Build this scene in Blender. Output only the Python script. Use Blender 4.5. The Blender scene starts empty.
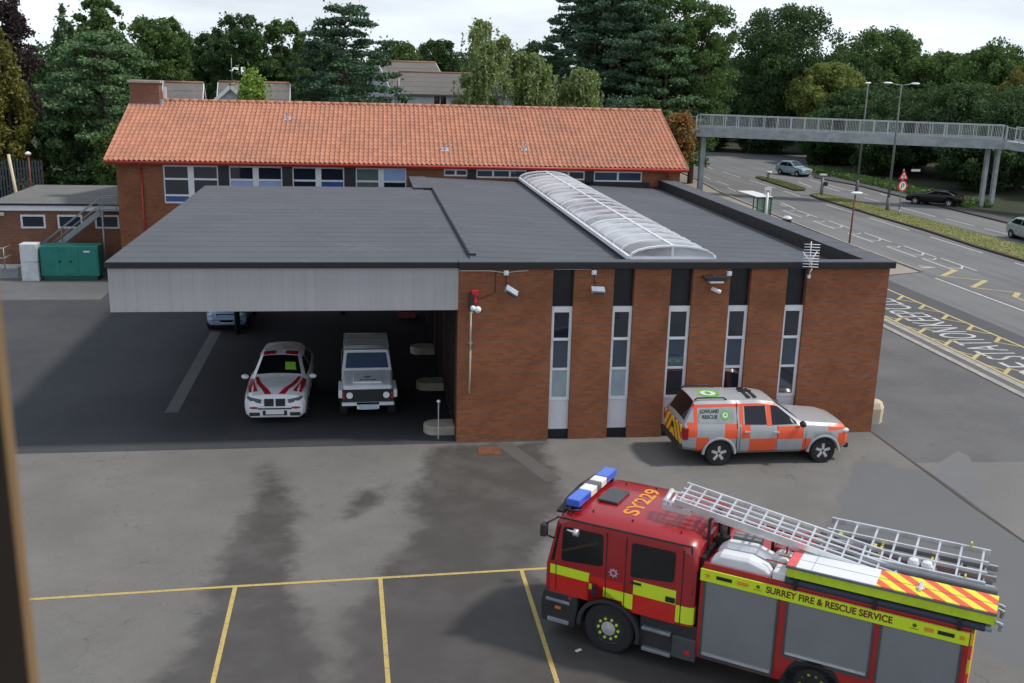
import bpy, bmesh, math, random
import numpy as np
from mathutils import Vector, Matrix, Euler
PI = math.pi
S = bpy.context.scene
COL = S.collection

# ------------------------------------------------------------------ camera
YAW, PITCH, ROLL, FPX = -0.144, 0.2554, 0.0257, 1042.2
CAM = Vector((-2.6107, -28.8566, 10.6519))
fw = Vector((-math.sin(YAW)*math.cos(PITCH), math.cos(YAW)*math.cos(PITCH), -math.sin(PITCH)))
r0 = Vector((math.cos(YAW), math.sin(YAW), 0)); u0 = r0.cross(fw)
cr = r0*math.cos(ROLL) + u0*math.sin(ROLL); cu = -r0*math.sin(ROLL) + u0*math.cos(ROLL)
cd = bpy.data.cameras.new('camera'); cam = bpy.data.objects.new('camera', cd); COL.objects.link(cam)
M = Matrix((cr, cu, -fw)).transposed().to_4x4(); M.translation = CAM
cam.matrix_world = M
cd.sensor_width = 36; cd.lens = 36*FPX/1024; cd.clip_start = .05; cd.clip_end = 3000
cd.dof.use_dof = True; cd.dof.focus_distance = 30; cd.dof.aperture_fstop = 5.6
S.camera = cam

# ------------------------------------------------------------------ world + sun
SUN_EL = math.radians(52); SUN_DIR = Vector((math.cos(math.radians(-8)), math.sin(math.radians(-8)), 0))*math.cos(SUN_EL) + Vector((0, 0, math.sin(SUN_EL)))
w = bpy.data.worlds.new('World'); S.world = w; w.use_nodes = True
nt = w.node_tree; nt.nodes.clear()
out = nt.nodes.new('ShaderNodeOutputWorld'); bg = nt.nodes.new('ShaderNodeBackground'); sky = nt.nodes.new('ShaderNodeTexSky')
sky.sky_type = 'NISHITA'; sky.sun_disc = False; sky.sun_elevation = SUN_EL
sky.sun_rotation = math.atan2(SUN_DIR.x, SUN_DIR.y); sky.air_density = 1.3; sky.dust_density = 3.0; sky.ozone_density = 1.5
tc = nt.nodes.new('ShaderNodeTexCoord'); mp = nt.nodes.new('ShaderNodeMapping'); mp.inputs['Scale'].default_value = (1, 1, 4.5)
nz = nt.nodes.new('ShaderNodeTexNoise'); nz.inputs['Scale'].default_value = 3.2; nz.inputs['Detail'].default_value = 7; nz.inputs['Roughness'].default_value = .55
rp = nt.nodes.new('ShaderNodeValToRGB'); rp.color_ramp.elements[0].position = .36; rp.color_ramp.elements[1].position = .62
mx = nt.nodes.new('ShaderNodeMix'); mx.data_type = 'RGBA'
rp.color_ramp.elements[0].color = (.62, .62, .62, 1); rp.color_ramp.elements[1].color = (.93, .93, .93, 1)
sx = nt.nodes.new('ShaderNodeSeparateXYZ'); nt.links.new(tc.outputs['Generated'], sx.inputs[0])
gr = nt.nodes.new('ShaderNodeMapRange'); gr.inputs[1].default_value = .02; gr.inputs[2].default_value = .45; nt.links.new(sx.outputs[2], gr.inputs[0])
mg = nt.nodes.new('ShaderNodeMix'); mg.data_type = 'RGBA'; mg.inputs[6].default_value = (14.6, 16.0, 17.6, 1); mg.inputs[7].default_value = (8.6, 9.6, 11.4, 1)
nt.links.new(gr.outputs[0], mg.inputs[0]); nt.links.new(mg.outputs[2], mx.inputs[7])
nt.links.new(tc.outputs['Generated'], mp.inputs[0]); nt.links.new(mp.outputs[0], nz.inputs[0]); nt.links.new(nz.outputs[0], rp.inputs[0])
nt.links.new(rp.outputs[0], mx.inputs[0]); nt.links.new(sky.outputs[0], mx.inputs[6]); nt.links.new(mx.outputs[2], bg.inputs[0])
bg.inputs[1].default_value = .078
nt.links.new(bg.outputs[0], out.inputs[0])
sd = bpy.data.lights.new('sun', 'SUN'); sd.energy = 3.0; sd.angle = math.radians(5); sd.color = (1, .95, .88)
so = bpy.data.objects.new('sun', sd); COL.objects.link(so); so.rotation_euler = SUN_DIR.to_track_quat('Z', 'Y').to_euler(); so.location = (20, -10, 40)
S.view_settings.view_transform = 'Standard'; S.view_settings.look = 'None'; S.view_settings.gamma = 1; S.view_settings.use_curve_mapping = False
S.view_settings.exposure = -0.06
S.render.engine = 'CYCLES'

# ------------------------------------------------------------------ materials
def _n(nt, t, **k):
    n = nt.nodes.new(t)
    for a, b in k.items(): setattr(n, a, b)
    return n
def mth(nt, op, a, b=None, c=None):
    n = nt.nodes.new('ShaderNodeMath'); n.operation = op
    for i, v in enumerate((a, b, c)):
        if v is None: continue
        if isinstance(v, (int, float)): n.inputs[i].default_value = v
        else: nt.links.new(v, n.inputs[i])
    return n.outputs[0]
def mixc(nt, f, a, b):
    n = nt.nodes.new('ShaderNodeMix'); n.data_type = 'RGBA'
    for i, v in ((0, f), (6, a), (7, b)):
        if isinstance(v, (int, float)): n.inputs[i].default_value = v
        elif isinstance(v, tuple): n.inputs[i].default_value = v if len(v) == 4 else (*v, 1)
        else: nt.links.new(v, n.inputs[i])
    return n.outputs[2]
def newmat(name):
    m = bpy.data.materials.new(name); m.use_nodes = True; nt = m.node_tree
    return m, nt, nt.nodes['Principled BSDF']
def noise(nt, scale, detail=4, rough=.55, vec=None, world=False):
    n = nt.nodes.new('ShaderNodeTexNoise'); n.inputs['Scale'].default_value = scale; n.inputs['Detail'].default_value = detail; n.inputs['Roughness'].default_value = rough
    if vec is None:
        if world: vec = nt.nodes.new('ShaderNodeNewGeometry').outputs['Position']
        else: vec = nt.nodes.new('ShaderNodeTexCoord').outputs['Object']
    nt.links.new(vec, n.inputs['Vector']); return n.outputs['Fac']
def ramp(nt, f, a, b, c0=0., c1=1.):
    n = nt.nodes.new('ShaderNodeMapRange'); n.inputs[1].default_value = a; n.inputs[2].default_value = b; n.inputs[3].default_value = c0; n.inputs[4].default_value = c1
    n.interpolation_type = 'SMOOTHSTEP'; nt.links.new(f, n.inputs[0]); return n.outputs[0]
def bump(nt, bs, h, strength=.3, dist=.01):
    b = nt.nodes.new('ShaderNodeBump'); b.inputs['Strength'].default_value = strength; b.inputs['Distance'].default_value = dist
    nt.links.new(h, b.inputs['Height']); nt.links.new(b.outputs[0], bs.inputs['Normal'])
CACHE = {}
def paint(name, col, rough=.5, metal=0., var=.18, scale=3., coat=0., bmp=0., spec=.5):
    """plain paint / plastic / metal with gentle dirt variation"""
    if name in CACHE: return CACHE[name]
    m, nt, bs = newmat(name)
    f = noise(nt, scale, 6, .6); f2 = noise(nt, scale*9, 3)
    fac = mth(nt, 'ADD', mth(nt, 'MULTIPLY', f, .7), mth(nt, 'MULTIPLY', f2, .3))
    fac = ramp(nt, fac, .3, .7)
    d = tuple(c*(1-var) for c in col); l = tuple(min(1, c*(1+var*.6)) for c in col)
    nt.links.new(mixc(nt, fac, d, l), bs.inputs['Base Color'])
    bs.inputs['Roughness'].default_value = rough; bs.inputs['Metallic'].default_value = metal
    bs.inputs['Specular IOR Level'].default_value = spec
    if coat: bs.inputs['Coat Weight'].default_value = coat; bs.inputs['Coat Roughness'].default_value = .08
    nt.links.new(ramp(nt, f, .3, .7, rough*.85, min(1, rough*1.2)), bs.inputs['Roughness'])
    if bmp: bump(nt, bs, f2, bmp, .01)
    CACHE[name] = m; return m
def glass(name, col=(.012, .016, .02), rough=.04, spec=.6):
    if name in CACHE: return CACHE[name]
    m, nt, bs = newmat(name)
    f = noise(nt, 2.0, 2)
    nt.links.new(mixc(nt, f, col, tuple(c*1.5 for c in col)), bs.inputs['Base Color'])
    bs.inputs['Roughness'].default_value = rough; bs.inputs['Specular IOR Level'].default_value = spec
    CACHE[name] = m; return m
def swz(nt, mode):
    """object coords re-ordered so brick rows run horizontally on walls"""
    tc = nt.nodes.new('ShaderNodeTexCoord'); s = nt.nodes.new('ShaderNodeSeparateXYZ'); nt.links.new(tc.outputs['Object'], s.inputs[0])
    c = nt.nodes.new('ShaderNodeCombineXYZ')
    nt.links.new(mth(nt, 'ADD', s.outputs[0], s.outputs[1]), c.inputs[0]); nt.links.new(s.outputs[2], c.inputs[1]); return c.outputs[0]
def brickmat(name, c1, c2, mortar, dark=.5):
    m, nt, bs = newmat(name); v = swz(nt, 0)
    b = nt.nodes.new('ShaderNodeTexBrick'); nt.links.new(v, b.inputs[0])
    b.inputs['Color1'].default_value = (*c1, 1); b.inputs['Color2'].default_value = (*c2, 1); b.inputs['Mortar'].default_value = (*mortar, 1)
    b.inputs['Scale'].default_value = 1; b.inputs['Brick Width'].default_value = .225; b.inputs['Row Height'].default_value = .075; b.inputs['Mortar Size'].default_value = .010; b.inputs['Bias'].default_value = -.1
    b.inputs['Mortar Smooth'].default_value = .3
    f = noise(nt, .9, 6, .6); f2 = noise(nt, 5, 4)
    c = mixc(nt, mth(nt, 'MULTIPLY', ramp(nt, f, .42, .72), dark), b.outputs[0], tuple(x*.45 for x in c1))
    c = mixc(nt, mth(nt, 'MULTIPLY', ramp(nt, f2, .55, .75), .35), c, tuple(min(1, x*1.5) for x in c2))
    # white salts bloom near the very top of the wall
    s = nt.nodes.new('ShaderNodeSeparateXYZ'); nt.links.new(nt.nodes.new('ShaderNodeTexCoord').outputs['Object'], s.inputs[0])
    nt.links.new(c, bs.inputs['Base Color']); bs.inputs['Roughness'].default_value = .9
    bump(nt, bs, b.outputs['Fac'], -.4, .01); return m
M_BRICK = brickmat('brick', (.325, .106, .038), (.225, .070, .028), (.19, .12, .085), .45)
M_BRICK2 = brickmat('old_brick', (.25, .095, .050), (.18, .065, .035), (.22, .16, .12))
def feltmat(name, col):
    m, nt, bs = newmat(name)
    tc = nt.nodes.new('ShaderNodeTexCoord'); s = nt.nodes.new('ShaderNodeSeparateXYZ'); nt.links.new(tc.outputs['Object'], s.inputs[0])
    wob = mth(nt, 'MULTIPLY', noise(nt, .5, 2), .12)
    y = mth(nt, 'FRACT', mth(nt, 'DIVIDE', mth(nt, 'ADD', s.outputs[1], wob), .93))
    seam = mth(nt, 'LESS_THAN', y, .10)
    row = mth(nt, 'FLOOR', mth(nt, 'DIVIDE', mth(nt, 'ADD', s.outputs[1], wob), .93))
    wn = nt.nodes.new('ShaderNodeTexWhiteNoise'); wn.noise_dimensions = '1D'; nt.links.new(row, wn.inputs['W'])
    f = noise(nt, .35, 6, .6); f2 = noise(nt, 60, 2)
    base = mixc(nt, ramp(nt, f, .3, .7), tuple(c*.90 for c in col), tuple(c*1.10 for c in col))
    base = mixc(nt, mth(nt, 'MULTIPLY', wn.outputs[0], .22), base, tuple(c*1.35 for c in col))
    base = mixc(nt, mth(nt, 'MULTIPLY', seam, .75), base, tuple(c*.4 for c in col))
    pd = ramp(nt, mth(nt, 'ABSOLUTE', mth(nt, 'SUBTRACT', noise(nt, .22, 4, .5), .5)), .0, .012, 1, 0)
    base = mixc(nt, mth(nt, 'MULTIPLY', pd, .22), base, tuple(c*1.9 for c in col))
    base = mixc(nt, mth(nt, 'MULTIPLY', f2, .25), base, tuple(c*.6 for c in col))
    nt.links.new(base, bs.inputs['Base Color']); bs.inputs['Roughness'].default_value = .8
    bump(nt, bs, f2, .25, .01); return m
M_FELT = feltmat('roof_felt', (.088, .094, .108)); M_FELT2 = feltmat('old_roof_felt', (.15, .15, .14))
M_BLACK = paint('black_trim', (.012, .013, .016), .55)
M_BLACKP = paint('black_panel', (.010, .012, .018), .35)
M_WHITE = paint('white_frame', (.82, .83, .85), .35, var=.08)
M_WPANEL = paint('white_panel', (.74, .75, .80), .5, var=.06)
M_GLASS = glass('window_glass', (.014, .020, .032), .03, 1.0); M_BLIND = glass('glass_over_pale_blind', (.26, .33, .37), .08, .8); M_SLATEG = glass('slate_reflection_glass', (.035, .055, .085), .04, 1.0); M_BLUEG = glass('pale_blue_glass', (.28, .38, .62), .2)  # slate panes: bluish sky reflection is put into the base colour
M_CARGLASS = glass('car_glass', (.006, .007, .009), .05)
M_STEEL = paint('galvanised_steel', (.30, .33, .34), .5, .5); M_ALU = paint('aluminium', (.78, .79, .80), .38, .75, var=.12)
M_TYRE = paint('tyre_rubber', (.018, .018, .019), .85); M_DARKP = paint('dark_plastic', (.025, .026, .029), .6)
M_CONC = paint('concrete', (.42, .38, .31), .9, var=.25, bmp=.3)
M_RED = paint('red_trim', (.42, .035, .02), .45)
M_WOOD = None

def tilemat():
    m, nt, bs = newmat('clay_pantiles')
    tc = nt.nodes.new('ShaderNodeTexCoord'); s = nt.nodes.new('ShaderNodeSeparateXYZ'); nt.links.new(tc.outputs['Object'], s.inputs[0])
    cx = mth(nt, 'FLOOR', mth(nt, 'DIVIDE', mth(nt, 'ADD', s.outputs[0], 14.88), 28.58/121)); cy = mth(nt, 'FLOOR', mth(nt, 'DIVIDE', s.outputs[1], 6.27/17))
    c = nt.nodes.new('ShaderNodeCombineXYZ'); nt.links.new(cx, c.inputs[0]); nt.links.new(cy, c.inputs[1])
    wn = nt.nodes.new('ShaderNodeTexWhiteNoise'); wn.noise_dimensions = '2D'; nt.links.new(c.outputs[0], wn.inputs['Vector'])
    f = noise(nt, .45, 6, .65); f2 = noise(nt, 14, 5, .7)
    col = mixc(nt, wn.outputs[0], (.51, .225, .135), (.41, .175, .105))
    col = mixc(nt, mth(nt, 'MULTIPLY', ramp(nt, f, .48, .66), .35), col, (.26, .15, .11))
    col = mixc(nt, mth(nt, 'MULTIPLY', ramp(nt, f2, .52, .7), .5), col, (.62, .36, .26))
    nt.links.new(col, bs.inputs['Base Color']); bs.inputs['Roughness'].default_value = .85; return m
M_TILE = tilemat()
def ribmat(name, col, pitch=.3):
    m, nt, bs = newmat(name)
    tc = nt.nodes.new('ShaderNodeTexCoord'); s = nt.nodes.new('ShaderNodeSeparateXYZ'); nt.links.new(tc.outputs['Object'], s.inputs[0])
    mpn = nt.nodes.new('ShaderNodeMapping'); mpn.inputs['Scale'].default_value = (4, 4, .25); nt.links.new(tc.outputs['Object'], mpn.inputs[0])
    f = noise(nt, 1.2, 6, .6, mpn.outputs[0]); f3 = noise(nt, 1, 3)
    u = mth(nt, 'FRACT', mth(nt, 'DIVIDE', mth(nt, 'ADD', s.outputs[0], s.outputs[1]), pitch)); j = mth(nt, 'LESS_THAN', u, .06)
    c = mixc(nt, ramp(nt, f, .3, .75), tuple(x*.95 for x in col), tuple(x*1.04 for x in col))
    c = mixc(nt, mth(nt, 'MULTIPLY', j, .22), c, tuple(x*.4 for x in col))
    # rain streaks hang from the top edge and from the bottom edge
    st = mth(nt, 'MULTIPLY', ramp(nt, noise(nt, 6, 3, .5, mpn.outputs[0]), .55, .7), mth(nt, 'MULTIPLY', ramp(nt, s.outputs[2], 4.25, 3.99), .35))
    c = mixc(nt, st, c, tuple(x*.55 for x in col))
    nt.links.new(c, bs.inputs['Base Color']); bs.inputs['Roughness'].default_value = .6; return m
M_CLAD = ribmat('grey_cladding', (.40, .39, .40))

def foliage(name, c1, c2, c3, tr=.33):
    m = bpy.data.materials.new(name); m.use_nodes = True; nt = m.node_tree; bs = nt.nodes['Principled BSDF']; o = nt.nodes['Material Output']
    g = nt.nodes.new('ShaderNodeNewGeometry'); f = noise(nt, .55, 3)
    c = mixc(nt, g.outputs['Random Per Island'], c1, c2); c = mixc(nt, ramp(nt, f, .42, .68), c, c3)
    nt.links.new(c, bs.inputs['Base Color']); bs.inputs['Roughness'].default_value = .65; bs.inputs['Specular IOR Level'].default_value = .3
    t = nt.nodes.new('ShaderNodeBsdfTranslucent'); nt.links.new(c, t.inputs[0]); ms = nt.nodes.new('ShaderNodeMixShader'); ms.inputs[0].default_value = tr
    nt.links.new(bs.outputs[0], ms.inputs[1]); nt.links.new(t.outputs[0], ms.inputs[2]); nt.links.new(ms.outputs[0], o.inputs[0]); return m
LEAF = dict(
 oak=foliage('oak_leaves', (.070, .131, .039), (.131, .210, .061), (.105, .184, .044)),
 dark=foliage('dark_leaves', (.049, .096, .035), (.088, .149, .053), (.070, .131, .039)),
 pine=foliage('pine_needles', (.053, .109, .062), (.109, .184, .105), (.079, .149, .079), .1),
 green=foliage('bright_green_needles', (.079, .149, .070), (.158, .245, .105), (.122, .219, .088), .15),
 birch=foliage('birch_leaves', (.188, .263, .106), (.338, .400, .163), (.250, .325, .112)),
 bright=foliage('bright_birch_leaves', (.210, .333, .061), (.333, .473, .105), (.263, .385, .088)),
 olive=foliage('olive_leaves', (.149, .149, .039), (.245, .227, .053), (.175, .175, .035)),
 purple=foliage('copper_beech_leaves', (.039, .027, .031), (.079, .053, .053), (.061, .044, .039)),
 acacia=foliage('acacia_leaves', (.175, .227, .061), (.297, .341, .088), (.227, .271, .070)),
 rowan=foliage('rust_brown_leaves', (.280, .140, .053), (.455, .227, .070), (.210, .175, .053)))
M_BARK = paint('bark', (.10, .075, .055), .95, var=.4, scale=8, bmp=.5); M_BARKW = paint('birch_bark', (.38, .35, .31), .9, var=.5, scale=6)

# ------------------------------------------------------------------ mesh helper
class MB:
    def __init__(s): s.v = []; s.f = []; s.m = []; s.sm = []
    def add(s, vs, fs, m=0, smooth=False):
        o = len(s.v); s.v += [tuple(v) for v in vs]
        for f in fs: s.f.append(tuple(i+o for i in f)); s.m.append(m); s.sm.append(smooth)
        return s
    def box(s, x0, x1, y0, y1, z0, z1, m=0):
        v = [(x, y, z) for z in (z0, z1) for y in (y0, y1) for x in (x0, x1)]
        return s.add(v, [(0, 2, 3, 1), (4, 5, 7, 6), (0, 1, 5, 4), (2, 6, 7, 3), (0, 4, 6, 2), (1, 3, 7, 5)], m)
    def bar(s, p, q, a=.05, b=None, m=0, up=(0, 0, 1)):
        b = a if b is None else b; p = Vector(p); q = Vector(q); d = (q-p).normalized(); u = Vector(up)
        if abs(d.dot(u)) > .98: u = Vector((1, 0, 0))
        x = d.cross(u).normalized()*a/2; y = x.cross(d).normalized()*b/2
        v = [c+i*x+j*y for c in (p, q) for i, j in ((-1, -1), (1, -1), (1, 1), (-1, 1))]
        return s.add(v, [(0, 1, 2, 3), (7, 6, 5, 4), (0, 4, 5, 1), (1, 5, 6, 2), (2, 6, 7, 3), (3, 7, 4, 0)], m)
    def tube(s, p, q, r0, r1=None, n=10, m=0, cap=True):
        r1 = r0 if r1 is None else r1; p = Vector(p); q = Vector(q); d = (q-p).normalized()
        u = Vector((0, 0, 1)) if abs(d.z) < .9 else Vector((1, 0, 0)); x = d.cross(u).normalized(); y = d.cross(x)
        v = []
        for c, r in ((p, r0), (q, r1)):
            for i in range(n): a = 2*PI*i/n; v.append(c+x*r*math.cos(a)+y*r*math.sin(a))
        s.add(v, [(i, (i+1) % n, n+(i+1) % n, n+i) for i in range(n)], m, True)
        if cap: s.add(v, [tuple(range(n-1, -1, -1)), tuple(range(n, 2*n))], m)
        return s
    def path(s, pts, r, n=8, m=0):
        for a, b in zip(pts[:-1], pts[1:]): s.tube(a, b, r, r, n, m)
        return s
    def prism(s, poly, z0, z1, m=0, plane='xy'):
        n = len(poly)
        def P(a, b, c): return {'xy': (a, b, c), 'xz': (a, c, b), 'yz': (c, a, b)}[plane]
        v = [P(a, b, z0) for a, b in poly]+[P(a, b, z1) for a, b in poly]
        return s.add(v, [tuple(range(n-1, -1, -1)), tuple(range(n, 2*n))]+[(i, (i+1) % n, n+(i+1) % n, n+i) for i in range(n)], m)
    def loft(s, rings, m=0, closed=True, cap=True, smooth=True):
        n = len(rings[0]); v = [p for r in rings for p in r]; f = []
        for i in range(len(rings)-1):
            for j in range(n if closed else n-1):
                a = i*n+j; b = i*n+(j+1) % n; f.append((a, b, b+n, a+n))
        s.add(v, f, m, smooth)
        if cap: s.add(v, [tuple(range(n-1, -1, -1)), tuple(range((len(rings)-1)*n, len(rings)*n))], m)
        return s
    def lathe(s, prof, c, axis='z', n=20, m=0):
        """prof: list of (r, h) along axis"""
        rings = []
        for r, h in prof:
            ring = []
            for i in range(n):
                a = 2*PI*i/n; x, y = r*math.cos(a), r*math.sin(a)
                ring.append({'z': (c[0]+x, c[1]+y, c[2]+h), 'y': (c[0]+x, c[1]+h, c[2]+y), 'x': (c[0]+h, c[1]+x, c[2]+y)}[axis])
            rings.append(ring)
        return s.loft(rings, m)
    def ball(s, c, rx, ry=None, rz=None, n=12, k=8, m=0):
        ry = ry or rx; rz = rz or rx; rings = []
        for i in range(k+1):
            t = PI*i/k; rr = max(.001, math.sin(t))
            rings.append([(c[0]+rx*rr*math.cos(2*PI*j/n), c[1]+ry*rr*math.sin(2*PI*j/n), c[2]-rz*math.cos(t)) for j in range(n)])
        return s.loft(rings, m)
    def strip(s, pts, w, z, m=0):
        """flat painted line following a 2-D polyline"""
        P = [Vector((a, b)) for a, b in pts]; L = []; R = []
        for i, p in enumerate(P):
            d = Vector((0, 0))
            if i > 0: d += (p-P[i-1]).normalized()
            if i < len(P)-1: d += (P[i+1]-p).normalized()
            if d.length < 1e-3: d = Vector((1, 0))
            d.normalize(); nn = Vector((-d.y, d.x))
            k = 1.
            if 0 < i < len(P)-1: k = 1/max(.5, abs(nn.dot(Vector((-(P[i+1]-p).normalized().y, (P[i+1]-p).normalized().x)))))
            L.append((*(p+nn*w/2*k), z)); R.append((*(p-nn*w/2*k), z))
        n = len(P); return s.add(L+R, [(i, n+i, n+i+1, i+1) for i in range(n-1)], m)
    def poly(s, pts, z, m=0): return s.add([(a, b, z) for a, b in pts], [tuple(range(len(pts)))], m)
    def build(s, name, mats, parent=None, off=(0, 0, 0), bevel=0, fix=True, angle=35):
        me = bpy.data.meshes.new(name)
        me.from_pydata([(a+off[0], b+off[1], c+off[2]) for a, b, c in s.v], [], s.f)
        if not isinstance(mats, (list, tuple)): mats = [mats]
        for m in mats: me.materials.append(m)
        me.polygons.foreach_set('material_index', s.m); me.polygons.foreach_set('use_smooth', s.sm)
        if fix:
            bm = bmesh.new(); bm.from_mesh(me); bmesh.ops.remove_doubles(bm, verts=bm.verts, dist=1e-5) if any(s.sm) else None
            bmesh.ops.recalc_face_normals(bm, faces=bm.faces)
            for e in bm.edges:
                if len(e.link_faces) == 2 and e.calc_face_angle(0) > math.radians(angle): e.smooth = False
            bm.to_mesh(me); bm.free()
        o = bpy.data.objects.new(name, me); COL.objects.link(o)
        if parent is not None: o.parent = parent
        if bevel:
            b = o.modifiers.new('bevel', 'BEVEL'); b.width = bevel; b.segments = 2; b.limit_method = 'ANGLE'; b.angle_limit = math.radians(40)
        return o
def tag(o, label=None, cat=None, group=None, kind=None):
    for k, v in (('label', label), ('category', cat), ('group', group), ('kind', kind)):
        if v: o[k] = v
    return o
def empty(name, loc, rz, label, cat, group=None):
    o = bpy.data.objects.new(name, None); COL.objects.link(o); o.location = loc; o.rotation_euler = (0, 0, rz); o.empty_display_size = .3
    return tag(o, label, cat, group)
def copy_tree(o, parent=None):
    c = o.copy(); COL.objects.link(c); c.parent = parent
    for ch in list(o.children): copy_tree(ch, c)
    return c
def text(body, size, mat, parent, M4, name='lettering', sx=1., ext=.002, width=None, bold=.022):
    cu = bpy.data.curves.new(name, 'FONT'); cu.body = body; cu.size = size; cu.extrude = ext; cu.offset = size*bold; cu.align_x = 'CENTER'; cu.align_y = 'CENTER'
    t = bpy.data.objects.new(name+'_tmp', cu); COL.objects.link(t)
    dg = bpy.context.evaluated_depsgraph_get(); me = bpy.data.meshes.new_from_object(t.evaluated_get(dg)); bpy.data.objects.remove(t)
    me.materials.clear(); me.materials.append(mat)
    xs = [v.co.x for v in me.vertices]
    if width: sx = width/(max(xs)-min(xs))
    me.transform(Matrix.Diagonal((sx, 1, 1, 1))); me.transform(M4)
    o = bpy.data.objects.new(name, me); COL.objects.link(o)
    if parent is not None: o.parent = parent
    return o
def cut(o, cutters):
    """boolean wheel-arch openings"""
    for c in cutters:
        m = o.modifiers.new('arch', 'BOOLEAN'); m.object = c; m.operation = 'DIFFERENCE'; m.solver = 'EXACT'
    dg = bpy.context.evaluated_depsgraph_get(); me = bpy.data.meshes.new_from_object(o.evaluated_get(dg))
    o.modifiers.clear(); o.data = me
    for c in cutters: bpy.data.objects.remove(c)

# ------------------------------------------------------------------ ground
def groundmat(name, c1, c2, big=.25, fine=30, tint=(.2, .19, .17), cracks=True, lanes=False):
    m, nt, bs = newmat(name); pos = nt.nodes.new('ShaderNodeNewGeometry').outputs['Position']
    a = noise(nt, big, 7, .62, pos); b = noise(nt, 2.2, 6, .65, pos); f = noise(nt, fine, 3, .6, pos)
    c = mixc(nt, ramp(nt, a, .32, .68), c1, c2)
    c = mixc(nt, mth(nt, 'MULTIPLY', ramp(nt, b, .5, .72), .35), c, tint)
    c = mixc(nt, mth(nt, 'MULTIPLY', ramp(nt, f, .5, .75), .3), c, tuple(x*.5 for x in c1))
    gg = noise(nt, 13, 4, .8, pos); c = mixc(nt, mth(nt, 'MULTIPLY', ramp(nt, gg, .56, .70), .35), c, tuple(x*.55 for x in c1)); c = mixc(nt, mth(nt, 'MULTIPLY', ramp(nt, gg, .42, .30), .25), c, tuple(min(1, x*1.5) for x in c2)); g_ = noise(nt, 7, 5, .7, pos); c = mixc(nt, mth(nt, 'MULTIPLY', ramp(nt, g_, .60, .70), .30), c, tuple(x*.45 for x in c1)); c = mixc(nt, mth(nt, 'MULTIPLY', ramp(nt, g_, .38, .30), .25), c, tuple(min(1, x*1.35) for x in c2))
    if lanes:
        ml = nt.nodes.new('ShaderNodeMapping'); ml.inputs['Scale'].default_value = (1.1, .03, 1); nt.links.new(pos, ml.inputs[0]); c = mixc(nt, mth(nt, 'MULTIPLY', ramp(nt, noise(nt, 1, 4, .5, ml.outputs[0]), .45, .65), .4), c, tuple(x*.62 for x in c1))
    if cracks:
        v = nt.nodes.new('ShaderNodeTexVoronoi'); v.feature = 'DISTANCE_TO_EDGE'; v.inputs['Scale'].default_value = .22
        ad = nt.nodes.new('ShaderNodeVectorMath'); ad.operation = 'ADD'
        sc = nt.nodes.new('ShaderNodeTexNoise'); sc.inputs['Scale'].default_value = .9; sc.inputs['Detail'].default_value = 5; nt.links.new(pos, sc.inputs['Vector'])
        s2 = nt.nodes.new('ShaderNodeVectorMath'); s2.operation = 'SCALE'; s2.inputs['Scale'].default_value = 2.2; nt.links.new(sc.outputs['Color'], s2.inputs[0])
        nt.links.new(pos, ad.inputs[0]); nt.links.new(s2.outputs[0], ad.inputs[1]); nt.links.new(ad.outputs[0], v.inputs['Vector'])
        k = mth(nt, 'MULTIPLY', mth(nt, 'MULTIPLY', ramp(nt, v.outputs['Distance'], 0, .006, 1, 0), ramp(nt, b, .45, .6)), .45)
        c = mixc(nt, k, c, tuple(x*.35 for x in c1))
    nt.links.new(c, bs.inputs['Base Color']); bs.inputs['Roughness'].default_value = .9; bs.inputs['Specular IOR Level'].default_value = .3
    bump(nt, bs, f, .35, .01); return m, nt, bs, c, pos
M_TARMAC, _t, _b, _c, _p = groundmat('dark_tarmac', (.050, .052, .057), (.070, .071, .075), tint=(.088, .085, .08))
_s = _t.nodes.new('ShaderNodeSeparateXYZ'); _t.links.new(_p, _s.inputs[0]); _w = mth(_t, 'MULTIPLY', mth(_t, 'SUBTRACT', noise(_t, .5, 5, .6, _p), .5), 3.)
_k = mth(_t, 'MULTIPLY', ramp(_t, mth(_t, 'ADD', _s.outputs[0], _w), -10.5, -7.0), ramp(_t, mth(_t, 'ADD', _s.outputs[1], _w), -.2, 2.6))  # darker under the canopy: oil staining plus canopy shade put into the colour
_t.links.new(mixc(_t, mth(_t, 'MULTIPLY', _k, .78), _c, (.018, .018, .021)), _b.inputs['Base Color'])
M_ASPH = groundmat('yard_asphalt', (.112, .112, .114), (.148, .147, .147), tint=(.165, .16, .152))[0]
M_ROAD = groundmat('road_asphalt', (.155, .155, .155), (.195, .193, .19), big=.12, tint=(.22, .21, .20), lanes=True)[0]
M_ROADD = groundmat('newer_asphalt', (.085, .086, .092), (.105, .105, .11), tint=(.12, .12, .12))[0]
M_PAVE = groundmat('pavement', (.27, .24, .20), (.34, .30, .25), tint=(.24, .22, .19))[0]
M_SOIL = groundmat('rough_ground', (.03, .038, .018), (.05, .055, .03), tint=(.06, .06, .04), cracks=False)[0]
M_KERB = paint('kerb_stone', (.36, .34, .31), .9, var=.3); M_KERBD = paint('mossy_kerb', (.075, .06, .045), .95, var=.35)

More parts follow.
